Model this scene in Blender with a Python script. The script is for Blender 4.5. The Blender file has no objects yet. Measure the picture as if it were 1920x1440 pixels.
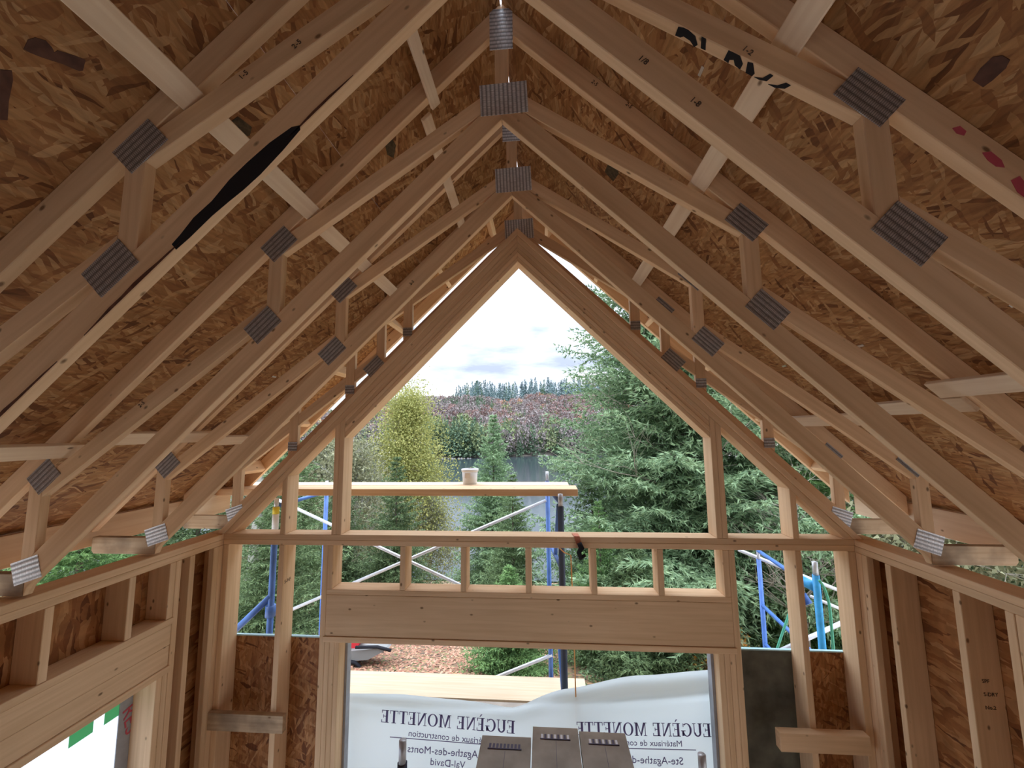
import bpy, bmesh, math, random
import numpy as np
from mathutils import Vector, Matrix
random.seed(7)
SC = bpy.context.scene
COL = SC.collection
# ------------------------------------------------------------------ camera
F, PIT, YAW, ROL, CX, CZ = 758.3353, .1135, .0747, .0103, .1709, .7561
cam = bpy.data.objects.new('camera', bpy.data.cameras.new('camera'))
COL.objects.link(cam)
cam.data.sensor_width = 36.0
cam.data.lens = F / 1920 * 36
cam.data.clip_start, cam.data.clip_end = .03, 3000
_c, _s = math.cos(YAW), math.sin(YAW)
r0 = Vector((_c, _s, 0)); f0 = Vector((-_s, _c, 0)); z0 = Vector((0, 0, 1))
_c, _s = math.cos(PIT), math.sin(PIT)
fw = f0 * _c + z0 * _s; up = -f0 * _s + z0 * _c
_c, _s = math.cos(ROL), math.sin(ROL)
rt = r0 * _c - up * _s; up = r0 * _s + up * _c
m = Matrix((rt, up, -fw)).transposed().to_4x4(); m.translation = (CX, 0, CZ)
cam.matrix_world = m
SC.camera = cam
# ------------------------------------------------------------------ view, sky
SC.view_settings.view_transform = 'Standard'
SC.view_settings.look = 'None'
SC.view_settings.exposure = 1.38
SC.view_settings.gamma = 1.0
SC.view_settings.use_curve_mapping = False
SC.cycles.max_bounces = 10
SC.cycles.diffuse_bounces = 7
SC.cycles.transparent_max_bounces = 8
SC.cycles.use_denoising = True
SC.cycles.use_adaptive_sampling = True
SC.cycles.adaptive_threshold = .02
SC.cycles.sample_clamp_indirect = 6

w = bpy.data.worlds.new('overcast_sky'); SC.world = w; w.use_nodes = True
N, L = w.node_tree.nodes, w.node_tree.links
N.clear()
out = N.new('ShaderNodeOutputWorld'); bg = N.new('ShaderNodeBackground')
tc = N.new('ShaderNodeTexCoord'); mp = N.new('ShaderNodeMapping'); mp.inputs['Scale'].default_value = (1.3, 1.3, 5.5)
mp.inputs['Location'].default_value = (.3, 0, .2)
nz = N.new('ShaderNodeTexNoise'); nz.inputs['Scale'].default_value = 2.4; nz.inputs['Detail'].default_value = 6; nz.inputs['Roughness'].default_value = .55
cr = N.new('ShaderNodeValToRGB')
cr.color_ramp.elements[0].position = .38; cr.color_ramp.elements[0].color = (.46, .53, .72, 1)
cr.color_ramp.elements[1].position = .62; cr.color_ramp.elements[1].color = (.97, .99, 1.03, 1)
e = cr.color_ramp.elements.new(.49); e.color = (.72, .80, .93, 1)
sx = N.new('ShaderNodeSeparateXYZ')
pw = N.new('ShaderNodeMath'); pw.operation = 'POWER'; pw.inputs[1].default_value = 2.1; pw.use_clamp = True
mr = N.new('ShaderNodeMapRange'); mr.inputs['From Min'].default_value = 0; mr.inputs['From Max'].default_value = 1
mr.inputs['To Min'].default_value = SKY0 = .52; mr.inputs['To Max'].default_value = SKY1 = 3.4
mu = N.new('ShaderNodeVectorMath'); mu.operation = 'SCALE'
L.new(tc.outputs['Generated'], mp.inputs['Vector']); L.new(mp.outputs[0], nz.inputs['Vector']); L.new(nz.outputs[0], cr.inputs[0])
L.new(tc.outputs['Generated'], sx.inputs[0]); L.new(sx.outputs['Z'], pw.inputs[0]); L.new(pw.outputs[0], mr.inputs[0])
L.new(cr.outputs[0], mu.inputs[0]); L.new(mr.outputs[0], mu.inputs['Scale'])
L.new(mu.outputs[0], bg.inputs['Color']); bg.inputs['Strength'].default_value = 1.0
L.new(bg.outputs[0], out.inputs[0])

# ------------------------------------------------------------------ materials
def mat(name):
    m_ = bpy.data.materials.new(name); m_.use_nodes = True
    n = m_.node_tree.nodes; b = n['Principled BSDF']
    return m_, n, m_.node_tree.links, b
def flat(name, col, rough=.6, metal=0, noise=0, nscale=20, spec=.3):
    m_, n, l, b = mat(name)
    b.inputs['Roughness'].default_value = rough; b.inputs['Metallic'].default_value = metal
    b.inputs['Specular IOR Level'].default_value = spec
    b.inputs['Base Color'].default_value = (*col, 1)
    if noise:
        t = n.new('ShaderNodeTexCoord'); q = n.new('ShaderNodeTexNoise'); q.inputs['Scale'].default_value = nscale; q.inputs['Detail'].default_value = 5
        r = n.new('ShaderNodeValToRGB')
        r.color_ramp.elements[0].position = .3; r.color_ramp.elements[1].position = .7
        r.color_ramp.elements[0].color = (*[c * (1 - noise) for c in col], 1)
        r.color_ramp.elements[1].color = (*[min(1, c * (1 + noise)) for c in col], 1)
        l.new(t.outputs['Object'], q.inputs['Vector']); l.new(q.outputs[0], r.inputs[0]); l.new(r.outputs[0], b.inputs['Base Color'])
    return m_
def lumber(name, base, dark, stain=0.0, knots=True):
    m_, n, l, b = mat(name)
    b.inputs['Roughness'].default_value = .75; b.inputs['Specular IOR Level'].default_value = .2
    t = n.new('ShaderNodeTexCoord'); oi = n.new('ShaderNodeObjectInfo')
    ad = n.new('ShaderNodeVectorMath'); ad.operation = 'ADD'
    sc = n.new('ShaderNodeVectorMath'); sc.operation = 'SCALE'; sc.inputs[0].default_value = (17, 9, 5)
    l.new(oi.outputs['Random'], sc.inputs['Scale']); l.new(t.outputs['Object'], ad.inputs[0]); l.new(sc.outputs[0], ad.inputs[1])
    mp = n.new('ShaderNodeMapping'); mp.inputs['Scale'].default_value = (1.1, 26, 26); l.new(ad.outputs[0], mp.inputs[0])
    g = n.new('ShaderNodeTexNoise'); g.inputs['Scale'].default_value = 1.6; g.inputs['Detail'].default_value = 4; g.inputs['Distortion'].default_value = .3
    l.new(mp.outputs[0], g.inputs['Vector'])
    r = n.new('ShaderNodeValToRGB'); r.color_ramp.elements[0].position = .28; r.color_ramp.elements[1].position = .66
    r.color_ramp.elements[0].color = (*dark, 1); r.color_ramp.elements[1].color = (*base, 1)
    l.new(g.outputs[0], r.inputs[0])
    last = r.outputs[0]
    # broad tone patches
    g2 = n.new('ShaderNodeTexNoise'); g2.inputs['Scale'].default_value = 2.2; g2.inputs['Detail'].default_value = 3; l.new(ad.outputs[0], g2.inputs['Vector'])
    hv = n.new('ShaderNodeHueSaturation')
    mrr = n.new('ShaderNodeMapRange'); mrr.inputs['To Min'].default_value = .82; mrr.inputs['To Max'].default_value = 1.12
    ma = n.new('ShaderNodeMath'); ma.operation = 'MULTIPLY_ADD'; ma.inputs[1].default_value = .5
    l.new(oi.outputs['Random'], ma.inputs[0]); 
    mh = n.new('ShaderNodeMath'); mh.operation = 'MULTIPLY'; mh.inputs[1].default_value = .5; l.new(g2.outputs[0], mh.inputs[0]); l.new(mh.outputs[0], ma.inputs[2])
    l.new(ma.outputs[0], mrr.inputs[0]); l.new(mrr.outputs[0], hv.inputs['Value']); l.new(last, hv.inputs['Color']); last = hv.outputs[0]
    if stain:
        g3 = n.new('ShaderNodeTexNoise'); g3.inputs['Scale'].default_value = 5; g3.inputs['Detail'].default_value = 8; l.new(ad.outputs[0], g3.inputs['Vector'])
        r3 = n.new('ShaderNodeValToRGB'); r3.color_ramp.elements[0].position = .45; r3.color_ramp.elements[1].position = .62
        mx = n.new('ShaderNodeMix'); mx.data_type = 'RGBA'; mx.inputs['B'].default_value = (.12, .085, .06, 1)
        mm = n.new('ShaderNodeMath'); mm.operation = 'MULTIPLY'; mm.inputs[1].default_value = stain
        l.new(g3.outputs[0], r3.inputs[0]); l.new(r3.outputs[0], mm.inputs[0]); l.new(mm.outputs[0], mx.inputs['Factor']); l.new(last, mx.inputs['A']); last = mx.outputs['Result']
    if knots:
        mk = n.new('ShaderNodeMapping'); mk.inputs['Scale'].default_value = (6.5, 11, 11); l.new(ad.outputs[0], mk.inputs[0])
        v = n.new('ShaderNodeTexVoronoi'); v.inputs['Scale'].default_value = 1.0; l.new(mk.outputs[0], v.inputs['Vector'])
        rk = n.new('ShaderNodeValToRGB'); rk.color_ramp.elements[0].position = .045; rk.color_ramp.elements[1].position = .10
        rk.color_ramp.elements[0].color = (1, 1, 1, 1); rk.color_ramp.elements[1].color = (0, 0, 0, 1)
        l.new(v.outputs['Distance'], rk.inputs[0])
        mx = n.new('ShaderNodeMix'); mx.data_type = 'RGBA'; mx.inputs['B'].default_value = (.11, .05, .02, 1)
        mm = n.new('ShaderNodeMath'); mm.operation = 'MULTIPLY'; mm.inputs[1].default_value = .8
        l.new(rk.outputs[0], mm.inputs[0]); l.new(mm.outputs[0], mx.inputs['Factor']); l.new(last, mx.inputs['A']); last = mx.outputs['Result']
    l.new(last, b.inputs['Base Color'])
    bp = n.new('ShaderNodeBump'); bp.inputs['Strength'].default_value = .12; bp.inputs['Distance'].default_value = .002
    l.new(g.outputs[0], bp.inputs['Height']); l.new(bp.outputs[0], b.inputs['Normal'])
    return m_
def osb(name, tint=(1, 1, 1), dirx=1.0):
    m_, n, l, b = mat(name)
    b.inputs['Roughness'].default_value = .6; b.inputs['Specular IOR Level'].default_value = .25
    t = n.new('ShaderNodeTexCoord'); oi = n.new('ShaderNodeObjectInfo')
    ad = n.new('ShaderNodeVectorMath'); ad.operation = 'ADD'; s_ = n.new('ShaderNodeVectorMath'); s_.operation = 'SCALE'; s_.inputs[0].default_value = (23, 7, 3)
    l.new(oi.outputs['Random'], s_.inputs['Scale']); l.new(t.outputs['Object'], ad.inputs[0]); l.new(s_.outputs[0], ad.inputs[1])
    wn = n.new('ShaderNodeTexNoise'); wn.inputs['Scale'].default_value = 7; wn.inputs['Detail'].default_value = 3; l.new(ad.outputs[0], wn.inputs['Vector'])
    ws = n.new('ShaderNodeVectorMath'); ws.operation = 'SCALE'; ws.inputs['Scale'].default_value = .05; l.new(wn.outputs['Color'], ws.inputs[0])
    a2 = n.new('ShaderNodeVectorMath'); a2.operation = 'ADD'; l.new(ad.outputs[0], a2.inputs[0]); l.new(ws.outputs[0], a2.inputs[1])
    cols = []
    ramp = [(0, (.15, .055, .018)), (.09, (.27, .115, .040)), (.40, (.36, .17, .062)), (.75, (.43, .225, .088)), (1, (.54, .32, .15))]
    for k, (ang, sx_, sy_) in enumerate(((.22, 7, 42), (-.5, 9, 60), (1.15, 12, 52))):
        mpp = n.new('ShaderNodeMapping'); mpp.inputs['Rotation'].default_value = (0, 0, ang); mpp.inputs['Scale'].default_value = (sx_ , sy_ , 6)
        mpp.vector_type = 'POINT'
        rot = n.new('ShaderNodeMapping'); rot.inputs['Rotation'].default_value = (0, 0, ang)
        l.new(a2.outputs[0], rot.inputs[0]); mpp.inputs['Rotation'].default_value = (0, 0, 0); l.new(rot.outputs[0], mpp.inputs[0])
        v = n.new('ShaderNodeTexVoronoi'); v.inputs['Scale'].default_value = 1; v.inputs['Randomness'].default_value = 1; l.new(mpp.outputs[0], v.inputs['Vector'])
        sp = n.new('ShaderNodeSeparateColor'); l.new(v.outputs['Color'], sp.inputs[0])
        cols.append((v, sp))
    def rampnode(src):
        r = n.new('ShaderNodeValToRGB'); r.color_ramp.elements[0].position = 0; r.color_ramp.elements[1].position = 1
        r.color_ramp.elements[0].color = (*ramp[0][1], 1); r.color_ramp.elements[1].color = (*ramp[-1][1], 1)
        for p_, c_ in ramp[1:-1]:
            e_ = r.color_ramp.elements.new(p_); e_.color = (*c_, 1)
        l.new(src, r.inputs[0]); return r
    rs = [rampnode(sp.outputs[0]) for v, sp in cols]
    def sel(a, bb, fac_src, th):
        g = n.new('ShaderNodeMath'); g.operation = 'GREATER_THAN'; g.inputs[1].default_value = th; l.new(fac_src, g.inputs[0])
        mx = n.new('ShaderNodeMix'); mx.data_type = 'RGBA'; l.new(g.outputs[0], mx.inputs['Factor']); l.new(a, mx.inputs['A']); l.new(bb, mx.inputs['B']); return mx.outputs['Result']
    c1 = sel(rs[0].outputs[0], rs[1].outputs[0], cols[1][1].outputs[1], .5)
    c2 = sel(c1, rs[2].outputs[0], cols[2][1].outputs[1], .72)
    fg = n.new('ShaderNodeTexNoise'); fg.inputs['Scale'].default_value = 9; fg.inputs['Detail'].default_value = 7
    fgm = n.new('ShaderNodeMapping'); fgm.inputs['Rotation'].default_value = (0, 0, .15); fgm.inputs['Scale'].default_value = (1, 9, 1); l.new(a2.outputs[0], fgm.inputs[0]); l.new(fgm.outputs[0], fg.inputs['Vector'])
    mrr = n.new('ShaderNodeMapRange'); mrr.inputs['To Min'].default_value = .36; mrr.inputs['To Max'].default_value = 1.42; l.new(fg.outputs[0], mrr.inputs[0])
    mu_ = n.new('ShaderNodeMix'); mu_.data_type = 'RGBA'; mu_.blend_type = 'MULTIPLY'; mu_.inputs['Factor'].default_value = 1; mu_.inputs['B'].default_value = (*tint, 1); l.new(c2, mu_.inputs['A'])
    hv = n.new('ShaderNodeHueSaturation'); l.new(mrr.outputs[0], hv.inputs['Value']); l.new(mu_.outputs['Result'], hv.inputs['Color'])
    l.new(hv.outputs[0], b.inputs['Base Color'])
    bp = n.new('ShaderNodeBump'); bp.inputs['Strength'].default_value = .35; bp.inputs['Distance'].default_value = .003
    l.new(c2, bp.inputs['Height']); l.new(bp.outputs[0], b.inputs['Normal'])
    return m_
def steel_plate(name, ca, cb, mtl):
    m_, n, l, b = mat(name)
    t = n.new('ShaderNodeTexCoord')
    wv = n.new('ShaderNodeTexWave'); wv.bands_direction = 'Y'; wv.inputs['Scale'].default_value = 15; wv.inputs['Distortion'].default_value = .4; l.new(t.outputs['Object'], wv.inputs['Vector'])
    r = n.new('ShaderNodeValToRGB'); r.color_ramp.elements[0].position = .15; r.color_ramp.elements[1].position = .75
    r.color_ramp.elements[0].color = ca; r.color_ramp.elements[1].color = cb; l.new(wv.outputs['Fac'], r.inputs[0])
    br = n.new('ShaderNodeTexBrick'); br.inputs['Scale'].default_value = 1.0; br.inputs['Color1'].default_value = (1, 1, 1, 1); br.inputs['Color2'].default_value = (.8, .8, .8, 1)
    br.inputs['Mortar'].default_value = (.38, .38, .40, 1); br.inputs['Brick Width'].default_value = .0062; br.inputs['Row Height'].default_value = .021
    br.inputs['Mortar Size'].default_value = .0013; br.inputs['Mortar Smooth'].default_value = .5; l.new(t.outputs['Object'], br.inputs['Vector'])
    mx = n.new('ShaderNodeMix'); mx.data_type = 'RGBA'; mx.blend_type = 'MULTIPLY'; mx.inputs['Factor'].default_value = 1
    l.new(r.outputs[0], mx.inputs['A']); l.new(br.outputs['Color'], mx.inputs['B']); l.new(mx.outputs['Result'], b.inputs['Base Color'])
    b.inputs['Metallic'].default_value = mtl; b.inputs['Roughness'].default_value = .36
    bp = n.new('ShaderNodeBump'); bp.inputs['Strength'].default_value = .5; bp.inputs['Distance'].default_value = .002
    l.new(wv.outputs['Fac'], bp.inputs['Height']); l.new(bp.outputs[0], b.inputs['Normal'])
    return m_
def leafy(name, c0, c1, trans=.25, rough=.6):
    m_, n, l, b = mat(name)
    t = n.new('ShaderNodeTexCoord'); q = n.new('ShaderNodeTexNoise'); q.inputs['Scale'].default_value = 1.3; q.inputs['Detail'].default_value = 4
    g = n.new('ShaderNodeNewGeometry'); oi = n.new('ShaderNodeObjectInfo')
    r = n.new('ShaderNodeValToRGB'); r.color_ramp.elements[0].position = .2; r.color_ramp.elements[1].position = .8
    r.color_ramp.elements[0].color = (*c0, 1); r.color_ramp.elements[1].color = (*c1, 1)
    ma = n.new('ShaderNodeMath'); ma.operation = 'MULTIPLY_ADD'; ma.inputs[1].default_value = .55
    mb = n.new('ShaderNodeMath'); mb.operation = 'MULTIPLY'; mb.inputs[1].default_value = .5
    l.new(t.outputs['Object'], q.inputs['Vector']); l.new(q.outputs[0], mb.inputs[0]); l.new(g.outputs['Random Per Island'], ma.inputs[0]); l.new(mb.outputs[0], ma.inputs[2])
    l.new(ma.outputs[0], r.inputs[0])
    hv = n.new('ShaderNodeHueSaturation'); mr_ = n.new('ShaderNodeMapRange'); mr_.inputs['To Min'].default_value = .75; mr_.inputs['To Max'].default_value = 1.2
    l.new(oi.outputs['Random'], mr_.inputs[0]); l.new(mr_.outputs[0], hv.inputs['Value']); l.new(r.outputs[0], hv.inputs['Color'])
    l.new(hv.outputs[0], b.inputs['Base Color']); b.inputs['Roughness'].default_value = rough; b.inputs['Specular IOR Level'].default_value = .2
    if trans:
        tr = n.new('ShaderNodeBsdfTranslucent'); mx = n.new('ShaderNodeMixShader'); mx.inputs[0].default_value = trans
        l.new(hv.outputs[0], tr.inputs[0]); l.new(b.outputs[0], mx.inputs[1]); l.new(tr.outputs[0], mx.inputs[2]); l.new(mx.outputs[0], n['Material Output'].inputs[0])
    return m_
def sheet_plastic(name, col, tcol, fac):
    m_, n, l, b = mat(name); b.inputs['Base Color'].default_value = (*col, 1); b.inputs['Roughness'].default_value = .45
    tr = n.new('ShaderNodeBsdfTranslucent'); tr.inputs[0].default_value = (*tcol, 1); mx = n.new('ShaderNodeMixShader'); mx.inputs[0].default_value = fac
    l.new(b.outputs[0], mx.inputs[1]); l.new(tr.outputs[0], mx.inputs[2]); l.new(mx.outputs[0], n['Material Output'].inputs[0])
    return m_
def water():
    m_, n, l, b = mat('lake_water'); b.inputs['Base Color'].default_value = (.035, .05, .055, 1); b.inputs['Roughness'].default_value = .12
    b.inputs['IOR'].default_value = 1.30
    t = n.new('ShaderNodeTexCoord'); q = n.new('ShaderNodeTexNoise'); q.inputs['Scale'].default_value = .9; q.inputs['Detail'].default_value = 6
    mp_ = n.new('ShaderNodeMapping'); mp_.inputs['Scale'].default_value = (1, .35, 1); l.new(t.outputs['Object'], mp_.inputs[0]); l.new(mp_.outputs[0], q.inputs['Vector'])
    bp = n.new('ShaderNodeBump'); bp.inputs['Strength'].default_value = .3; bp.inputs['Distance'].default_value = .05; l.new(q.outputs[0], bp.inputs['Height']); l.new(bp.outputs[0], b.inputs['Normal'])
    return m_
WOOD = lumber('spruce_lumber', (.83, .595, .375), (.71, .48, .28))
WOODW = lumber('weathered_spruce', (.60, .46, .31), (.44, .31, .19), stain=.55)
BOARD = lumber('strapping_board', (.84, .68, .49), (.74, .56, .38))
DARKW = lumber('stained_lumber', (.62, .46, .30), (.42, .29, .18), stain=.5)
OSB = osb('oriented_strand_board')
OSBW = osb('wall_strand_board', (1.05, .95, .9))
OSBD = flat('dark_sheathing', (.12, .12, .095), .8, noise=.35, nscale=9)
STEEL = steel_plate('galvanized_plate', (.36, .36, .37, 1), (.56, .57, .60, 1), .5)
STEEL_LIT = steel_plate('lit_galvanized_plate', (.50, .51, .53, 1), (.90, .91, .94, 1), .15)  # lit copy of the plate steel: reflected daylight put into the colour
CLIP = flat('bright_steel', (.75, .77, .8), .3, .9)
GALV = flat('galvanized_tube', (.62, .64, .68), .38, .35, noise=.1)
BLUE = flat('blue_paint', (.07, .17, .48), .42, 0, noise=.2, nscale=9, spec=.5)
BLUEL = flat('light_blue_paint', (.05, .36, .72), .4, 0, noise=.15)
DBLUE = flat('dark_tube', (.05, .065, .10), .5)
BLACK = flat('black_ink', (.012, .012, .016), .8)
INK = flat('faded_ink', (.10, .07, .05), .9)
REDINK = flat('red_ink', (.55, .10, .14), .8)
VIOLET = flat('violet_print', (.13, .11, .26), .7)
WRAPT = flat('wrap_edge', (.50, .80, .90), .5)
GREYWRAP = flat('grey_wrap', (.36, .38, .42), .6, noise=.1)
TARP = sheet_plastic('white_tarp', (.80, .87, .90), (.84, .93, .96), .5)
PLASTIC = sheet_plastic('milky_film', (.85, .88, .92), (.80, .86, .95), .74)
GREENT = sheet_plastic('green_tape', (.20, .62, .34), (.28, .80, .45), .45)
PLY = flat('aged_plywood', (.33, .29, .245), .85, noise=.25, nscale=6)
PLYN = lumber('new_plywood', (.62, .50, .36), (.54, .42, .28), knots=False)
SLOT = flat('slot_dark', (.09, .08, .13), .6)
SLOTW = flat('slot_light', (.7, .7, .75), .6)
WHITE = flat('white_plastic', (.82, .83, .84), .4)
ORANGE = flat('orange_strap', (.62, .22, .13), .7)
CORD = flat('orange_cord', (.72, .36, .13), .7)
HOSE = flat('green_hose', (.10, .45, .30), .4)
YELLOW = flat('yellow_tape', (.75, .6, .06), .5)
RED = flat('red_paint', (.60, .03, .04), .35, spec=.5)
SUBFLOOR = flat('subfloor', (.78, .66, .50), .8, noise=.12, nscale=5)
BARK = flat('bark', (.16, .13, .105), .9, noise=.35, nscale=12)
BARKG = flat('grey_bark', (.45, .44, .39), .9, noise=.3, nscale=9)
ROOFT = flat('roof_shingle', (.22, .17, .14), .9, noise=.4, nscale=30)
SPR = leafy('spruce_needles', (.13, .23, .12), (.47, .64, .36), .3)
SPRD = leafy('dark_spruce_needles', (.055, .095, .042), (.25, .35, .16), .3)
SPRB = leafy('bright_conifer', (.09, .18, .07), (.26, .42, .15), .3)
YEL = leafy('yellow_leaves', (.22, .25, .08), (.46, .44, .15), .3)
OLV = leafy('olive_leaves', (.25, .27, .15), (.50, .49, .30), .3)
ORA = leafy('orange_leaves', (.45, .16, .04), (.70, .38, .07), .3)
TWIG = flat('twig_bark', (.32, .28, .23), .9, noise=.3)
FARC = leafy('far_conifer', (.10, .17, .11), (.18, .26, .15), 0)  # distance haze mixed into these far tree colours: greyer, bluer, softer
FARB = leafy('far_conifer_blue', (.13, .20, .20), (.21, .29, .29), 0)
FARG = leafy('far_bare_grey', (.20, .165, .16), (.33, .285, .27), 0)
FARP = leafy('far_bare_pink', (.25, .155, .14), (.37, .24, .21), 0)
FARO = leafy('far_orange', (.52, .26, .14), (.70, .38, .20), 0)
FARY = leafy('far_yellow', (.16, .21, .10), (.28, .32, .15), 0)

BEVEL = {'spruce_lumber', 'weathered_spruce', 'strapping_board', 'stained_lumber'}
# ------------------------------------------------------------------ helpers
def tag(o, label=None, cat=None, group=None, kind=None):
    if label: o['label'] = label
    if cat: o['category'] = cat
    if group: o['group'] = group
    if kind: o['kind'] = kind
    return o
def empty(name, loc=(0, 0, 0), label=None, cat=None, group=None, kind=None):
    o = bpy.data.objects.new(name, None); o.empty_display_size = .1; o.location = loc; COL.objects.link(o)
    return tag(o, label, cat, group, kind)
def wpos(o):
    v = Vector(o.location)
    return v if o.parent is None else v + wpos(o.parent)
def mesh_obj(name, verts, faces, m_, parent=None, loc=(0, 0, 0), rot=None, smooth=False):
    """verts in WORLD coordinates; stored in the frame (loc, rot)."""
    R = rot if rot is not None else Matrix.Identity(3)
    Ri = R.transposed(); lo = Vector(loc)
    me = bpy.data.meshes.new(name)
    me.from_pydata([Ri @ (Vector(v) - lo) for v in verts], [], faces); me.update()
    if m_ is not None and m_.name in BEVEL:
        bm = bmesh.new(); bm.from_mesh(me)
        bmesh.ops.recalc_face_normals(bm, faces=bm.faces)
        bmesh.ops.bevel(bm, geom=bm.edges[:], offset=.0024, segments=1, affect='EDGES', clamp_overlap=True)
        bm.to_mesh(me); bm.free()
    if m_: me.materials.append(m_)
    if smooth: me.polygons.foreach_set('use_smooth', [True] * len(me.polygons))
    o = bpy.data.objects.new(name, me); COL.objects.link(o)
    if parent is not None:
        o.parent = parent; lo = lo - wpos(parent)
        # parents are never rotated except by themselves; children of rotated parts are avoided
    M = R.to_4x4(); M.translation = lo
    o.matrix_basis = M
    return o
def frame(xd, zd=(0, 0, 1)):
    x = Vector(xd).normalized(); z = Vector(zd); z = (z - x * z.dot(x))
    if z.length < 1e-5: z = Vector((0, 1, 0)) - x * x[1]
    z.normalize(); y = z.cross(x)
    return Matrix((x, y, z)).transposed()
BF = [(0, 3, 2, 1), (4, 5, 6, 7), (0, 1, 5, 4), (1, 2, 6, 5), (2, 3, 7, 6), (3, 0, 4, 7)]
def box(name, a, b, m_, parent=None, xd=None):
    (x0, y0, z0_), (x1, y1, z1) = a, b
    vs = [(x0, y0, z0_), (x1, y0, z0_), (x1, y1, z0_), (x0, y1, z0_), (x0, y0, z1), (x1, y0, z1), (x1, y1, z1), (x0, y1, z1)]
    d = [abs(x1 - x0), abs(y1 - y0), abs(z1 - z0_)]; k = d.index(max(d))
    if xd is None: xd = [(1, 0, 0), (0, 1, 0), (0, 0, 1)][k]
    c = ((x0 + x1) / 2, (y0 + y1) / 2, min(z0_, z1))
    return mesh_obj(name, vs, BF, m_, parent, c, frame(xd))
def prism(name, poly, y0, y1, m_, parent=None, xd=(1, 0, 0)):
    """poly: (x,z) points counter-clockwise seen from -y; extruded from y0 to y1"""
    n = len(poly)
    area = sum(poly[i][0] * poly[(i + 1) % n][1] - poly[(i + 1) % n][0] * poly[i][1] for i in range(n))
    if area < 0: poly = poly[::-1]
    vs = [(x, y0, z) for x, z in poly] + [(x, y1, z) for x, z in poly]
    fs = [tuple(range(n)), tuple(range(2 * n - 1, n - 1, -1))] + [((i + 1) % n, i, n + i, n + (i + 1) % n) for i in range(n)]
    c = (sum(p[0] for p in poly) / n, y0, sum(p[1] for p in poly) / n)
    return mesh_obj(name, vs, fs, m_, parent, c, frame(xd))
def prismx(name, poly, x0, x1, m_, parent=None, xd=(0, 1, 0)):
    """poly: (y,z) points extruded along x"""
    n = len(poly)
    vs = [(x0, y, z) for y, z in poly] + [(x1, y, z) for y, z in poly]
    fs = [tuple(range(n - 1, -1, -1)), tuple(range(n, 2 * n))] + [(i, (i + 1) % n, n + (i + 1) % n, n + i) for i in range(n)]
    c = (x0, sum(p[0] for p in poly) / n, sum(p[1] for p in poly) / n)
    return mesh_obj(name, vs, fs, m_, parent, c, frame(xd))
def tube_data(pts, r, seg=10, caps=True):
    pts = [Vector(p) for p in pts]; rs = r if isinstance(r, (list, tuple)) else [r] * len(pts)
    vs, fs = [], []
    prev = None
    for i, p in enumerate(pts):
        d = (pts[min(i + 1, len(pts) - 1)] - pts[max(i - 1, 0)]).normalized()
        a = Vector((0, 0, 1)) if abs(d.z) < .9 else Vector((1, 0, 0))
        if prev is not None: a = prev
        u = (a - d * a.dot(d)).normalized(); v = d.cross(u); prev = u
        for k in range(seg):
            t = 2 * math.pi * k / seg
            vs.append(p + (u * math.cos(t) + v * math.sin(t)) * rs[i])
    for i in range(len(pts) - 1):
        for k in range(seg):
            k2 = (k + 1) % seg
            fs.append((i * seg + k, i * seg + k2, (i + 1) * seg + k2, (i + 1) * seg + k))
    if caps: fs += [tuple(range(seg - 1, -1, -1)), tuple(range((len(pts) - 1) * seg, len(pts) * seg))]
    return vs, fs
def tube(name, pts, r, m_, parent=None, seg=10):
    vs, fs = tube_data(pts, r, seg)
    return mesh_obj(name, vs, fs, m_, parent, pts[0], smooth=True)
def np_mesh(name, V, T, m_):
    """V (n,3) float, T (k,3) int triangles"""
    me = bpy.data.meshes.new(name); nT = len(T)
    me.vertices.add(len(V)); me.vertices.foreach_set('co', np.ascontiguousarray(V, dtype=np.float32).ravel())
    me.loops.add(nT * 3); me.loops.foreach_set('vertex_index', np.ascontiguousarray(T, dtype=np.int32).ravel())
    me.polygons.add(nT); me.polygons.foreach_set('loop_start', np.arange(0, nT * 3, 3, dtype=np.int32))
    me.update(calc_edges=True)
    if m_: me.materials.append(m_)
    return me
def link(name, me, parent=None, loc=(0, 0, 0), scale=None, rz=0):
    o = bpy.data.objects.new(name, me); COL.objects.link(o); o.parent = parent; o.location = loc; o.rotation_euler = (0, 0, rz)
    if scale: o.scale = (scale,) * 3 if not hasattr(scale, '__len__') else scale
    return o
def text_mesh(s, size):
    cu = bpy.data.curves.new('t', 'FONT'); cu.body = s; cu.size = size; cu.extrude = .0006; cu.resolution_u = 3
    o = bpy.data.objects.new('t', cu); COL.objects.link(o)
    me = bpy.data.meshes.new_from_object(o.evaluated_get(bpy.context.evaluated_depsgraph_get()))
    bpy.data.objects.remove(o); bpy.data.curves.remove(cu)
    return me
def place_text(name, s, size, origin, xd, yd, m_, parent=None):
    """text running along xd, letters upright along yd"""
    me = text_mesh(s, size); me.materials.clear(); me.materials.append(m_); me.name = name
    x = Vector(xd).normalized(); y = Vector(yd); y = (y - x * y.dot(x)).normalized(); z = x.cross(y)
    mir = x.cross(y)
    o = bpy.data.objects.new(name, me); COL.objects.link(o)
    M = Matrix((x, y, z)).transposed().to_4x4(); lo = Vector(origin)
    if parent is not None: o.parent = parent; lo = lo - wpos(parent)
    M.translation = lo; o.matrix_basis = M
    return o
def ray(px, py):
    u, v = (px - 960) / F, (720 - py) / F
    return rt * u + up * v + fw
def aty(px, py, Y):
    r = ray(px, py); return Vector((CX, 0, CZ)) + r * (Y / r.y)
def atx(px, py, X):
    r = ray(px, py); return Vector((CX, 0, CZ)) + r * ((X - CX) / r.x)

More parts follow.
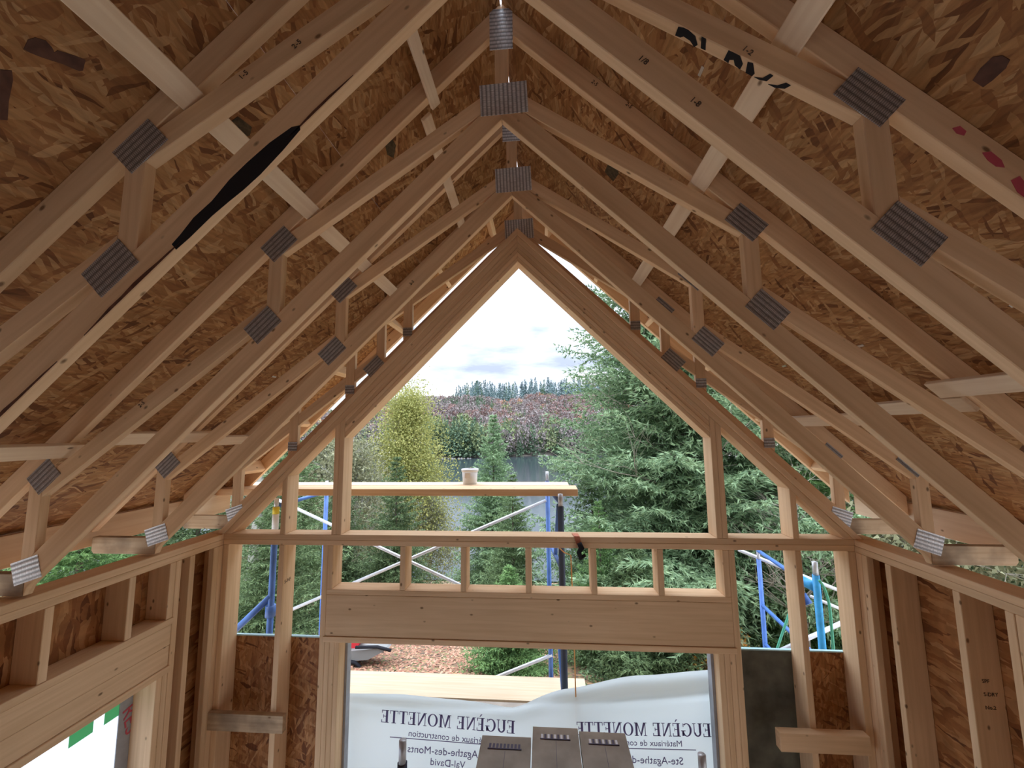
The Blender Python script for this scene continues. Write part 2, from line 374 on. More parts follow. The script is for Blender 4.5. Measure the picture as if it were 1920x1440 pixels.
# ------------------------------------------------------------------ constants of the building
D = 2.992; W = 2.2465; TH = .04; DEP = .147
S1 = .974                      # roof slope
TB, TT = 2.759, 2.890          # top chord bottom and top at the ridge
BB, BT, SB = 2.254, 2.390, .985
XF = 2.70
YT = [1.1083, 1.7957, 2.4385, 3.0895]
FLOOR = -2.80

# ---- setting: floor
fl = box('floor', (-2.40, -5, FLOOR - .05), (2.40, 3.14, FLOOR), SUBFLOOR); tag(fl, kind='structure')

# ---- setting: front wall
wf = empty('wall_front', (0, D, FLOOR), kind='structure')
def st(x0, x1, z0_, z1, name='stud', m_=WOOD, y0=D, y1=D + DEP, par=wf): return box(name, (x0, y0, z0_), (x1, y1, z1), m_, par)
st(-W - DEP, W + DEP, -.038, 0, 'bottom_plate')
st(-W, W, -.077, -.039, 'top_plate')
RS = 1.0073
def rz_(x, o=0): return 2.263 - RS * abs(x) + o
for sg in (-1, 1):
    # doubled rake plates; the outer one stands a little proud
    xo = W + DEP - .01
    prism('rake_plate', [(0, rz_(0)), (sg * 2.246, 0.001), (sg * 2.30, 0.001), (0, rz_(0, .056))], D - .010, D + DEP, WOOD, wf, (sg, 0, -RS))
    prism('rake_plate', [(0, rz_(0, -.001)), (0, rz_(0, -.056)), (sg * (2.246 - .056), 0.001), (sg * 2.245, 0.001)], D, D + DEP, WOOD, wf, (sg, 0, -RS))
    xe = 1.332 if sg < 0 else 1.354
    for k in range(4):
        a, b_ = -.057 - k * .039, -.095 - k * .039
        prism('rake_header', [(0, rz_(0, a)), (0, rz_(0, b_)), (sg * xe, rz_(xe, b_)), (sg * xe, rz_(xe, a))], D + (.004 if k % 2 else 0), D + DEP, WOOD, wf, (sg, 0, -RS))
def upstud(x0, x1):
    z_a, z_b = rz_(x0, -.057), rz_(x1, -.057)
    prism('stud', [(x0, .001), (x1, .001), (x1, z_b), (x0, z_a)], D, D + DEP, WOOD, wf, (0, 0, 1))
for a, b_ in ((-1.408, -1.371), (-1.370, -1.333), (1.355, 1.392), (1.393, 1.430), (-1.807, -1.767), (1.858, 1.898)): upstud(a, b_)
# lower studs
ZB = FLOOR + .04
st(-W - DEP, -W - .001, ZB, -.078); st(W + .001, W + DEP, ZB, -.078)
for a, b_ in ((-2.2465, -2.205), (-1.807, -1.765), (-1.466, -1.426), (1.425, 1.465), (1.860, 1.900), (2.2, 2.2465)): st(a, b_, ZB, -.078)
for a, b_ in ((-1.425, -1.388), (1.385, 1.424)): st(a, b_, -.384, -.078, 'cripple_stud')
for c in (-.862, -.415, .049, .508, .965): st(c - .02, c + .02, -.384, -.078, 'cripple_stud')
st(-1.425, 1.424, -.421, -.385, 'header_plate')
h = st(-1.425, 1.424, -.705, -.422, 'header_board', y1=D + .04)
st(-1.425, 1.424, -.705, -.422, 'header_board', y0=D + .107)
st(-1.437, 1.437, -.745, -.706, 'header_plate', y0=D - .008)
for a, b_ in ((-1.425, -1.390), (-1.389, -1.353), (-1.352, -1.318), (1.424, 1.388), (1.387, 1.352), (1.351, 1.315)):
    st(min(a, b_), max(a, b_), ZB, -.746, 'jack_stud')
st(-W, -1.33, FLOOR, ZB - .001, 'bottom_plate'); st(1.33, W, FLOOR, ZB - .001, 'bottom_plate')
def panel(x0, x1, m_=OSBW):
    box('sheathing_panel', (x0, D + DEP, FLOOR), (x1, D + DEP + .012, -.79), m_, wf)
    box('wrap_strip', (x0, D + DEP - .004, -.789), (x1, D + DEP + .017, -.780), WRAPT, wf)
panel(-2.40, -1.788); panel(-1.784, -1.33); panel(1.33, 1.878, OSBD); panel(1.882, 2.40)

# ---- setting: side walls
def side_wall(name, sg):
    wl = empty(name, (sg * W, 0, FLOOR), kind='structure')
    def bx(nm, y0, y1, z0_, z1, d0=0, d1=DEP, m_=WOOD):
        xs = sorted((sg * (W + d0), sg * (W + d1)))
        return box(nm, (xs[0], y0, z0_), (xs[1], y1, z1), m_, wl)
    bx('top_plate', -5, D - .001, -.039, 0); bx('top_plate', -5, D + DEP, -.079, -.040)
    bx('bottom_plate', 1.6 if sg > 0 else -5, D, FLOOR, FLOOR + .039)
    return wl, bx
wl, bl = side_wall('wall_left', -1)
zb = FLOOR + .04
bl('stud', 2.705, 2.746, zb, -.08)
bl('nailer', 2.905, 2.950, zb, -.08, 0, .04); bl('nailer', 2.951, D - .001, zb, -.08, 0, .04)
bl('stud', 2.600, 2.640, zb, -.08)
bl('cripple_stud', 2.556, 2.598, -.425, -.08)
for k in range(8):
    y = 2.295 - .405 * k; bl('cripple_stud', y, y + .04, -.425, -.08)
bl('header_plate', -.78, 2.605, -.464, -.426, -.006)
bl('header_board', -.74, 2.598, -.590, -.466, 0, .04); bl('header_board', -.74, 2.598, -.716, -.592, .003, .04)
bl('header_board', -.74, 2.598, -.716, -.466, .107, .147)
bl('header_plate', -.78, 2.605, -.757, -.718, -.008)
bl('jack_stud', 2.561, 2.598, zb, -.758); bl('jack_stud', 2.523, 2.560, zb, -.758)
bl('jack_stud', -.74, -.70, zb, -.758); bl('stud', -.785, -.745, zb, -.08)

box('sheathing_panel', (-W - DEP - .013, -5, FLOOR), (-W - DEP - .001, -.743, -1.222), OSBW, wl)
def shl(y0, y1, z0_, z1, m_=OSBW): 
    box('sheathing_panel', (-W - DEP - .013, y0, z0_), (-W - DEP - .001, y1, z1), m_, wl)
shl(2.523, D + DEP, FLOOR, -.08); shl(.9, 2.52, -.757, -.02); shl(-.74, .897, -.757, -.02); shl(-5, -.743, -1.22, -.02)
wr, brr = side_wall('wall_right', 1)
for y0, y1 in ((2.718, 2.758), (2.307, 2.345), (2.070, 2.108), (2.028, 2.066), (1.60, 1.64)):
    brr('stud', y0, y1, zb, -.08)
brr('nailer', 2.898, 2.942, zb, -.08, 0, .04); brr('nailer', 2.944, D - .001, zb, -.08, 0, .04)
for y in (1.2, .8, .4, .0, -.4): brr('cripple_stud', y, y + .04, -.248, -.08)
def shr(y0, y1, z0_, z1): box('sheathing_panel', (W + DEP + .001, y0, z0_), (W + DEP + .013, y1, z1), OSBW, wr)
shr(1.92, D + DEP, FLOOR, -.02); shr(1.602, 1.917, FLOOR, -.02); shr(-.3, 1.6, -.57, -.02); shr(-.5, -.302, -1.22, -.02)
brr('header_board', -.3, 1.598, -.53, -.25, 0, .04); brr('header_plate', -.3, 1.598, -.57, -.532)  # frames an opening added out of view to let in daylight
brr('stud', -.345, -.305, zb, -.08)
box('sheathing_panel', (W + DEP + .001, -5, FLOOR), (W + DEP + .013, -.3, -1.222), OSBW, wr)
shr(-5, -.503, -1.22, -.02)
brr('blocking', 1.645, 2.025, -.78, -.74)

wb = empty('wall_back', (0, -5, FLOOR), kind='structure')
prism('sheathing_panel', [(-2.40, FLOOR), (2.40, FLOOR), (2.40, TT - S1 * 2.40), (0, TT), (-2.40, TT - S1 * 2.40)], -5.03, -5.01, OSBW, wb)
for xk in (-2.2, -1.2, -.02, 1.2, 2.16): box('stud', (xk, -5.008, FLOOR), (xk + .04, -4.87, -.081), WOOD, wb)
# ---- setting: roof deck with its edges, called ceiling
ce = empty('ceiling', (0, 1, TT), kind='structure')
nrm = {1: Vector((S1, 0, 1)).normalized(), -1: Vector((-S1, 0, 1)).normalized()}
def deck(sg, xa, xb, y0, y1):
    n_ = nrm[sg] * .012
    def P(x, y): return Vector((sg * x, y, TT + .001 - S1 * x))
    q = [P(xa, y0), P(xb, y0), P(xb, y1), P(xa, y1)]
    vs = [v for v in q] + [v + n_ for v in q]
    c = (q[0] + q[2]) / 2
    xdv = Vector((0, 1, 0)); R = frame(xdv, nrm[sg])
    mesh_obj('roof_panel', vs, BF if sg > 0 else [f[::-1] for f in BF], OSB, ce, c, R)
g_ = .0006
rows = [(.0035, .80, (-5, -3.9, -1.43, 1.128, 3.72)), (.80, 1.775, (-5, -2.7, -.15, 2.458, 3.72)), (1.775, 2.76, (-5, -3.9, -1.43, 1.128, 3.72))]
for sg in (-1, 1):
    for xa, xb, ys in rows:
        for ya, yb in zip(ys[:-1], ys[1:]): deck(sg, xa + g_, xb - g_, ya + .001, yb - .001)
    # clips in the long joints
    for xj in (.80, 1.775):
        for y in (.78, 1.45, 2.13, 2.78, 3.35):
            c = Vector((sg * xj, y, TT - S1 * xj)) - nrm[sg] * .002
            t_ = Vector((sg, 0, -S1)).normalized()
            vs = [c + t_ * a * .006 + Vector((0, b_ * .020, 0)) - nrm[sg] * cc for cc in (0.002, 0) for a, b_ in ((-1, -1), (1, -1), (1, 1), (-1, 1))]
            mesh_obj('panel_clip', vs, BF, CLIP, ce, c)
    # fascia, fly rafter and lookouts of the overhang
    xs = sorted((sg * XF, sg * (XF + .04)))
    box('fascia_board', (xs[0], -5, .050), (xs[1], 3.60, .222), BOARD, ce)
    prism('fly_rafter', [(0, TB - .01), (sg * 2.69, TB - .01 - S1 * 2.69), (sg * 2.69, TT - S1 * 2.69), (0, TT)], 3.632, 3.672, WOOD, ce, (sg, 0, -S1))
    for xk in (.22, .66, 1.10, 1.54, 1.98, 2.4):
        prism('lookout', [(sg * xk, TB - S1 * xk), (sg * (xk + .028), TB - S1 * (xk + .028)), (sg * (xk + .028 + .08), TB + .12 - S1 * (xk + .028) + 0), (sg * (xk + .08), TB + .12 - S1 * xk)][::1], 3.131, 3.631, WOOD, ce, (0, 1, 0))

# ------------------------------------------------------------------ roof trusses
def plate(parent, cx, cz, l_, h_, ang, y, name='gusset_plate', m_=None):
    ca, sa = math.cos(ang), math.sin(ang)
    cor = [(-l_ / 2, -h_ / 2), (l_ / 2, -h_ / 2), (l_ / 2, h_ / 2), (-l_ / 2, h_ / 2)]
    pts = [(cx + a * ca - b_ * sa, cz + a * sa + b_ * ca) for a, b_ in cor]
    vs = [(x, y - .0030, z) for x, z in pts] + [(x, y - .0002, z) for x, z in pts]
    fs = [(0, 1, 2, 3), (7, 6, 5, 4), (1, 0, 4, 5), (2, 1, 5, 6), (3, 2, 6, 7), (0, 3, 7, 4)]
    R = frame((ca, 0, sa), (0, -1, 0))
    return mesh_obj(name, vs, fs, m_ or STEEL, parent, (cx, y - .0016, cz), R)
def make_truss():
    root = empty('roof_truss', (0, 0, 0))
    y0, y1 = 0, .04
    k = 1 / math.sqrt(1 + S1 * S1)
    for sg in (-1, 1):
        g = .0008 * sg
        prism('top_chord', [(g, TB), (sg * 2.69, TB - S1 * 2.69), (sg * 2.69, TT - S1 * 2.69), (g, TT)], y0, y1, WOOD, root, (sg, 0, -S1))
        prism('bottom_chord', [(g, BB), (sg * 2.235, BB - SB * 2.235), (sg * 2.25, .012), (sg * 2.25, BT - SB * 2.25), (g, BT)], y0, y1, WOOD, root, (sg, 0, -SB))
        prism('tail', [(sg * 2.251, .012), (sg * 2.665, .012), (sg * 2.68, .03), (sg * 2.68, .112), (sg * 2.251, .112)], y0, y1, WOODW, root, (1, 0, 0))
        a, b_ = 1.078, 1.145
        prism('vertical_web', [(sg * a, BT - SB * a), (sg * b_, BT - SB * b_), (sg * b_, TB - S1 * b_), (sg * a, TB - S1 * a)], y0, y1, WOOD, root, (0, 0, 1))
        a, b_ = 2.215, 2.283
        prism('vertical_web', [(sg * a, BT - SB * a if a < 2.25 else .113), (sg * b_, .113), (sg * b_, TB - S1 * b_), (sg * a, TB - S1 * a)], y0, y1, WOOD, root, (0, 0, 1))
        def dz(x): return 1.95 - .69 * (x - .66)
        a, b_ = .028, 1.077
        xt = (1.95 + .69 * .66 + .046 - TB) / (.69 - S1)
        prism('diagonal_web', [(sg * (a + .0), BT), (sg * .104, dz(.104) - .046), (sg * b_, dz(b_) - .046), (sg * b_, TB - S1 * b_ - .001), (sg * xt, dz(xt) + .046), (sg * a, dz(a) + .046)] if xt < b_ else
              [(sg * a, BT), (sg * .104, dz(.104) - .046), (sg * b_, dz(b_) - .046), (sg * b_, dz(b_) + .046), (sg * a, dz(a) + .046)], y0 + .001, y1 - .001, WOOD, root, (sg, 0, -.69))
        def ez(x): return 1.262 - .769 * (x - 1.235)
        a, b_ = 1.146, 2.214
        xt = (1.262 + .769 * 1.235 + .046 - TB) / (.769 - S1)
        prism('diagonal_web', [(sg * a, BT - SB * a), (sg * (a + .08), max(BT - SB * (a + .08), ez(a + .08) - .046)), (sg * b_, ez(b_) - .046), (sg * b_, min(ez(b_) + .046, TB - S1 * b_ - .001)), (sg * min(xt, b_ - .001), ez(min(xt, b_ - .001)) + .046), (sg * a, ez(a) + .046)], y0 + .001, y1 - .001, WOOD, root, (sg, 0, -.769))
        an = math.atan(S1) * -sg
        plate(root, sg * 1.098, 1.672, .158, .106, an, y0)
        plate(root, sg * 1.157, 1.268, .158, .108, an, y0)
        plate(root, sg * 2.212, .560, .14, .105, an, y0)
        plate(root, sg * 2.245, .130, .14, .105, -sg * .32, y0, m_=STEEL_LIT)
    prism('king_post', [(-.033, BT), (.033, BT), (.033, TB - .02), (0, TB - .001), (-.033, TB - .02)], y0, y1, WOOD, root, (0, 0, 1))
    plate(root, .0, 2.742, .115, .225, 0, y0, m_=STEEL_LIT)
    plate(root, .01, 2.362, .165, .232, math.pi / 2 + .04, y0, m_=STEEL_LIT)
    return root
T2 = make_truss()
def copy_tree(o, parent=None):
    c = o.copy(); COL.objects.link(c); c.parent = parent
    for ch in o.children: copy_tree(ch, c)
    return c
trs = [copy_tree(T2), T2, copy_tree(T2), copy_tree(T2)]
tl = ['nearest roof truss, its left bottom chord streaked with black paint', 'roof truss with bright steel plates at the ridge, second from the camera',
      'roof truss with a dull ridge plate, between the bright-plated truss and the gable truss', 'gable end truss standing on the end wall, with extra short upright studs']
for t_, y, lb in zip(trs, YT, tl):
    t_.location = (0, y, 0); tag(t_, lb, 'truss', 'roof trusses')
gy = YT[3]
for sg in (-1, 1):
    for a in (.855, 1.315, 1.765):
        b_ = a + .072
        lo = (lambda x: BT - SB * x)
        prism('gable_stud', [(sg * a, lo(a)), (sg * b_, lo(b_)), (sg * b_, TB - S1 * b_), (sg * a, TB - S1 * a)], gy + .0005 - .004, gy - .004 + .038, WOOD, trs[3], (0, 0, 1))
        for dzz in (.02,):
            c = (a + b_) / 2
            plate(trs[3], sg * c, lo(c) + .03, .075, .07, 0, gy - .0035)
# paint, stamps and graffiti on the lumber
y1_ = YT[0] - .0012
st_pts = [(322, 458), (338, 440), (363, 408), (397, 377), (430, 337), (463, 305), (505, 268), (547, 238), (562, 235), (563, 243), (530, 282), (488, 327), (455, 357), (430, 377), (397, 405), (355, 446), (330, 468)]
pp = [aty(a, b_, y1_) for a, b_ in st_pts]
prism('paint_streak', [(p.x, p.z) for p in pp], y1_ - .0003, y1_ + .0008, BLACK, trs[0])
BARKE = flat('bark_edge', (.13, .055, .035), .9, noise=.4, nscale=30)
for xa, xb, hh in ((1.22, .93, .016), (1.62, 1.30, .012), (1.98, 1.70, .018), (.60, .40, .010)):
    q = []
    for k_ in range(9):
        x_ = xa + (xb - xa) * k_ / 8; q.append((-x_, BB - SB * x_ + .0035 + hh * math.sin(math.pi * k_ / 8) * random.uniform(.7, 1.3) + .002))
    q += [(-xb, BB - SB * xb + .003), (-xa, BB - SB * xa + .003)]
    prism('bark_edge', q, y1_ - .0003, y1_ + .0008, BARKE, trs[0])
def under_diag(px, py, par_y=None):
    # underside plane of the right upper diagonal: z = 1.95-.69(x-.66)-.046
    r = ray(px, py); n_ = Vector((.69, 0, 1)); d0 = 1.95 + .69 * .66 - .0468
    t_ = (d0 - n_.dot(Vector((CX, 0, CZ)))) / n_.dot(r); return Vector((CX, 0, CZ)) + r * t_
def blob(poly):
    vs = [under_diag(*p) for p in poly]
    vs = [Vector((v.x, min(max(v.y, YT[0] + .001), YT[0] + .038), v.z)) for v in vs]
    n_ = Vector((.69, 0, 1)).normalized() * .0012; k = len(vs)
    fs = [tuple(range(k)), tuple(range(2 * k - 1, k - 1, -1))] + [((i + 1) % k, i, k + i, k + (i + 1) % k) for i in range(k)]
    mesh_obj('spray_letter', [v - n_ for v in vs] + list(vs), fs, BLACK, trs[0], vs[0])
for pl in ([(1266, 66), (1272, 50), (1284, 46), (1292, 54), (1304, 68), (1308, 84), (1302, 88), (1294, 76), (1282, 68), (1276, 70)],
           [(1316, 68), (1325, 70), (1323, 94), (1314, 90)],
           [(1357, 112), (1366, 94), (1376, 92), (1388, 104), (1393, 120), (1388, 130), (1378, 122), (1376, 112), (1368, 112), (1366, 118)],
           [(1402, 116), (1412, 118), (1415, 138), (1410, 143), (1398, 136)],
           [(1414, 144), (1430, 146), (1444, 138), (1450, 142), (1438, 152), (1422, 152)],
           [(1440, 158), (1458, 160), (1474, 155), (1483, 160), (1472, 166), (1452, 166)]): blob(pl)
sl_r = Vector((1, 0, -S1)).normalized(); sl_l = Vector((1, 0, S1)).normalized()
def stamp(s, px, py, ti, side, size=.026, m_=INK):
    y = YT[ti] - .0012; p = aty(px, py, y)
    xd = sl_r if side > 0 else sl_l
    place_text('ink_stamp', s, size, p, xd, (0, 0, 1), m_, trs[ti])
for a in (('1-2', 1390, 92, 0, 1), ('1-8', 1292, 188, 0, 1), ('1-5', 452, 150, 0, -1), ('2-5', 552, 92, 0, -1), ('1/8', 1195, 110, 0, 1), ('2-5', 1172, 196, 1, 1), ('2-5', 1108, 154, 1, 1), ('2-5', 262, 765, 1, -1), ('2-5', 770, 535, 2, -1), ('5', 455, 875, 3, -1)):
    stamp(*a)

# blots and dark flakes on the deck, red paint on the nearest rafter
def deck_pt(px, py, sg):
    r_ = ray(px, py); n_ = Vector((sg * S1, 0, 1)); o_ = Vector((CX, 0, CZ)); return o_ + r_ * ((TT + .0005 - n_.dot(o_)) / n_.dot(r_))
def deck_mark(nm, poly, sg, m_):
    vs = [deck_pt(a, b_, sg) for a, b_ in poly]; k_ = len(vs); nn = nrm[sg] * .0016
    mesh_obj(nm, [v - nn for v in vs] + [v + nn * .2 for v in vs], [tuple(range(k_)), tuple(range(2 * k_ - 1, k_ - 1, -1))] + [((i + 1) % k_, i, k_ + i, k_ + (i + 1) % k_) for i in range(k_)], m_, ce, vs[0])
FLK = flat('dark_flake', (.10, .045, .03), .7, noise=.3, nscale=30); STP = flat('panel_ink', (.09, .065, .035), .8, noise=.4, nscale=60)
deck_mark('dark_flake', [(44, 92), (52, 74), (66, 70), (86, 76), (97, 88), (102, 98), (108, 94), (140, 104), (160, 112), (155, 132), (148, 133), (118, 120), (80, 108), (55, 98)], -1, FLK)
deck_mark('dark_flake', [(0, 130), (22, 132), (24, 150), (16, 190), (14, 225), (0, 224)], -1, FLK)
deck_mark('dark_flake', [(1824, 150), (1838, 128), (1862, 106), (1880, 104), (1894, 112), (1886, 128), (1862, 150), (1844, 163)], 1, FLK)
deck_mark('panel_mark', [(432, 228), (446, 218), (472, 238), (468, 254), (456, 256)], -1, STP)
deck_mark('panel_mark', [(722, 270), (734, 258), (742, 272), (738, 296), (726, 290)], -1, STP)
deck_mark('panel_mark', [(1134, 322), (1140, 308), (1158, 316), (1160, 326), (1150, 340)], 1, STP)
for pl_ in ([(1786, 240), (1800, 236), (1812, 246), (1808, 254), (1794, 250)], [(1842, 286), (1858, 284), (1878, 300), (1884, 314), (1868, 312), (1852, 300)], [(1896, 338), (1912, 330), (1924, 344), (1924, 372), (1908, 360)]):
    q = [aty(a, b_, y1_) for a, b_ in pl_]; prism('red_paint_mark', [(p.x, p.z) for p in q], y1_ - .0003, y1_ + .0008, REDINK, trs[0])
# ink stamps on the wall studs
def face_text(s_, px, py, plane, val, xd, size, par):
    p = aty(px, py, val) if plane == 'y' else atx(px, py, val); place_text('ink_stamp', s_, size, p, xd, (0, 0, 1), INK, par)
place_text('ink_stamp', 'S-P-F', .036, (-1.7635, D + .02, -.36), (0, 1, 0), (0, 0, 1), INK, wf)
for z_, t_ in ((-.50, 'SPF'), (-.56, 'S-DRY'), (-.62, 'No.2'), (-.92, 'KD-HT')): place_text('ink_stamp', t_, .024, (W + .05, 2.3058, z_), (1, 0, 0), (0, 0, 1), INK, wr)
for z_ in (-.36,): place_text('ink_stamp', 'S-P-F', .024, (-W - .11, 2.7038, z_), (1, 0, 0), (0, 0, 1), INK, wl)

# ------------------------------------------------------------------ strapping boards under the top chords
def strap_board(label, sg, xa, xb, y0, y1, dx=0, m_=BOARD):
    n_ = nrm[sg]
    def P(x, y): return Vector((sg * x, y, TB - .0008 - S1 * x))
    q = [P(xa, y0), P(xb, y0), P(xb + dx, y1), P(xa + dx, y1)]
    vs = [v - n_ * .020 for v in q] + q
    o = mesh_obj('strapping_board', vs, BF if sg > 0 else [f[::-1] for f in BF], m_, None, (q[0] + q[1]) / 2, frame((0, 1, 0), n_))
    return tag(o, label, 'board', 'strapping boards under the rafters')
SB_ = strap_board
LS1 = SB_('pale strapping board running into the top left corner across the nearest rafters', -1, .918, .978, -.6, 1.84)
SB_('strapping board continuing the upper left line from the second truss to the gable', -1, .930, .990, 1.845, 3.12)
SB_('pale strapping board running out of the top edge right of the ridge', 1, .880, .940, -.6, 1.86)
SB_('strapping board continuing the upper right line from the second truss to the gable', 1, .880, .940, 1.865, 3.12)
SB_('short strapping board just left of the ridge, crossing the bright-plated truss', -1, .333, .372, 1.09, 1.86)
SB_('strapping board left of the ridge, between the second truss and the gable', -1, .382, .425, 1.865, 3.0, .03)
SB_('low strapping board leaving the left edge, lowest on the left slope', -1, 2.094, 2.158, -.6, 1.87)
SB_('low left strapping board between the second and third truss', -1, 2.040, 2.102, 1.875, 2.56)
SB_('low left strapping board ending at the gable truss', -1, 2.070, 2.130, 2.565, 3.12)
SB_('low strapping board leaving the right edge with a nailed end', 1, 1.856, 1.920, -.6, 1.90)
SB_('low right strapping board lapped beside the nailed end', 1, 1.924, 1.984, 1.82, 2.47)
SB_('low right strapping board ending at the gable truss', 1, 1.972, 2.037, 2.475, 3.12)
LS1b = place_text('ink_stamp', 'S-P-F  S-DRY\nNo.2  HT', .017, Vector((-.965, .99, TB - S1 * .965 - .0008)) - nrm[-1] * .0212, (0, 1, 0), Vector((1, 0, S1)), INK, LS1)

# loose blocks nailed across the studs
o = box('wood_block', (-2.246, D - .042, -1.337), (-1.684, D - .001, -1.222), DARKW); tag(o, 'weathered board nailed across the studs left of the opening', 'board', 'boards nailed across studs')
o = box('wood_block', (1.640, D - .060, -1.290), (2.182, D - .001, -1.180), WOOD); tag(o, 'thick short board nailed across the studs right of the opening', 'board', 'boards nailed across studs')

# ------------------------------------------------------------------ tarp in the opening, with its print
TY = D + DEP + .004
tarp = empty('printed_tarp', (0, TY, -2.7), 'white lumber-yard tarp with reversed print hung across the wide opening', 'tarp')
edge = [(-1.345, -1.208), (-.9, -1.190), (-.5, -1.205), (-.09, -1.236), (.30, -1.120), (.82, -1.010), (1.345, -.945)]
def ez_(x):
    for (xa, za), (xb, zb_) in zip(edge[:-1], edge[1:]):
        if x <= xb: 
            t_ = (x - xa) / (xb - xa); t_ = t_ * t_ * (3 - 2 * t_) * .5 + t_ * .5; return za + (zb_ - za) * t_
    return edge[-1][1]
nx, nzz = 80, 46; vs = []; fs = []
for j in range(nzz):
    for i in range(nx):
        x = -1.345 + 2.69 * i / (nx - 1); top = ez_(x)
        t_ = j / (nzz - 1); z = top + (-2.7 - top) * t_ ** 1.4
        d = top - z
        y = TY + .012 + .030 * math.exp(-((d - .05) / .05) ** 2) + .014 * math.sin(x * 3.2 + d * 9) * math.exp(-d * 2.5)
        zf = -1.24 + .11 * (x + .1) if x > -.3 else -1.262
        y -= .024 * math.exp(-((z - zf) / .028) ** 2)
        vs.append((x, y + .02, z))
for j in range(nzz - 1):
    for i in range(nx - 1): fs.append((j * nx + i, (j + 1) * nx + i, (j + 1) * nx + i + 1, j * nx + i + 1))
tp = mesh_obj('sheet', vs, fs, TARP, tarp, (0, TY, -2.7), smooth=True)
# lettering drawn as serif strokes, laid mirrored because the print faces outside
def arc(cx, cy, rx, ry, w0, w1, a0, a1, n=14):
    P = []
    for k in range(n):
        a = math.radians(a0 + (a1 - a0) * k / n); b_ = math.radians(a0 + (a1 - a0) * (k + 1) / n)
        def pt(t_, o): return (cx + (rx - o * w0) * math.cos(t_), cy + (ry - o * w1) * math.sin(t_))
        P.append([pt(a, 0), pt(b_, 0), pt(b_, 1), pt(a, 1)])
    return P
def rc(x0, y0, x1, y1): return [(x0, y0), (x1, y0), (x1, y1), (x0, y1)]
def glyph(c):
    if c in 'EÈ':
        g = [rc(.08, 0, .26, 1), rc(0, 0, .62, .06), rc(0, .94, .60, 1), rc(.2, .48, .46, .54), rc(.56, 0, .62, .24), rc(.54, .76, .60, 1), rc(.42, .38, .47, .64)]
        if c == 'È': g.append([(.18, 1.28), (.30, 1.28), (.42, 1.08), (.35, 1.08)])
        return g, .70
    if c == 'U': return [rc(.08, .3, .26, 1), rc(.0, .94, .34, 1), rc(.60, .3, .67, 1), rc(.50, .94, .77, 1)] + arc(.375, .32, .295, .32, .15, .1, 180, 360), .84
    if c == 'G': return arc(.40, .5, .40, .5, .17, .07, 50, 335, 22) + [rc(.62, .05, .78, .42), rc(.50, .40, .86, .46), rc(.64, .72, .70, .98)], .92
    if c == 'N': return [rc(.10, 0, .16, 1), rc(0, 0, .27, .05), rc(0, .95, .2, 1), [(.08, 1), (.26, 1), (.72, 0), (.60, 0)], rc(.65, 0, .71, 1), rc(.54, .95, .82, 1)], .90
    if c == 'M': return [rc(.10, 0, .16, 1), rc(0, 0, .27, .05), rc(0, .95, .2, 1), [(.10, 1), (.28, 1), (.52, .12), (.44, 0)], [(.44, 0), (.50, 0), (.82, 1), (.74, 1)], rc(.76, 0, .93, 1), rc(.68, 0, 1.02, .05), rc(.76, .95, 1.02, 1)], 1.10
    if c == 'O': return arc(.42, .5, .42, .5, .17, .06, 0, 360, 28), .92
    if c == 'T': return [rc(.26, 0, .44, 1), rc(.16, 0, .54, .05), rc(0, .94, .70, 1), rc(0, .74, .05, 1), rc(.65, .74, .70, 1)], .78
    return [], .42
def serif(name, s, p_start, p_end, hgt, parent, m_):
    """string from p_start (x,z) to p_end on the tarp; x runs from start to end even when that is leftwards"""
    polys = []; x = 0
    for c in s:
        g, w_ = glyph(c); polys += [[(a + x, b_) for a, b_ in q] for q in g]; x += w_
    tot = x; ax, az = p_start; bx_, bz = p_end; vs = []; fs = []
    L_ = math.hypot(bx_ - ax, bz - az); dx, dz_ = (bx_ - ax) / L_, (bz - az) / L_
    ux, uz = (-dz_, dx) if dx > 0 else (dz_, -dx)
    for q in polys:
        i0 = len(vs)
        for a, b_ in q:
            t_ = a / tot * L_; vs.append((ax + dx * t_ + ux * b_ * hgt, TEXY, az + dz_ * t_ + uz * b_ * hgt))
        fs.append(tuple(range(i0, i0 + len(q))))
    return tag(mesh_obj(name, vs, fs, m_, parent, (ax, TEXY, az)), kind='stuff')
TEXY = TY + .014
def PT(px, py): v = aty(px, py, TEXY); return (v.x, v.z)
serif('lettering', 'EUGÈNE MONETTE', PT(965, 1376), PT(713, 1354), .086, tarp, VIOLET)
serif('lettering', 'EUGÈNE MONETTE', PT(1334, 1382), PT(1080, 1378), .086, tarp, VIOLET)
def tl_(s, px0, py0, px1, py1):
    a, b_ = aty(px0, py0, TEXY), aty(px1, py1, TEXY); me = text_mesh(s, 1.0)
    xs = [v.co.x for v in me.vertices]; w_ = max(xs); bpy.data.meshes.remove(me)
    size = (b_ - a).length / w_
    return place_text('lettering', s, size, a, b_ - a, (0, 0, 1), VIOLET, tarp)
tl_('Matériaux de construction', 928, 1397, 766, 1380)
tl_('Ste-Agathe-des-Monts', 925, 1424, 764, 1410)
tl_('Val-David', 872, 1441, 807, 1434)
tl_('Matériaux de construction', 1280, 1400, 1120, 1396)
tl_('Ste-Agathe-des-Monts', 1282, 1434, 1118, 1428)
for (a, b_, c, d) in ((926, 1396.5, 731, 1381), (1305, 1405.5, 1120, 1401)):
    p, q = PT(a, b_), PT(c, d); vs = [(p[0], TEXY, p[1]), (q[0], TEXY, q[1]), (q[0], TEXY, q[1] - .006), (p[0], TEXY, p[1] - .006)]
    mesh_obj('rule', vs, [(0, 1, 2, 3)], VIOLET, tarp, vs[0])
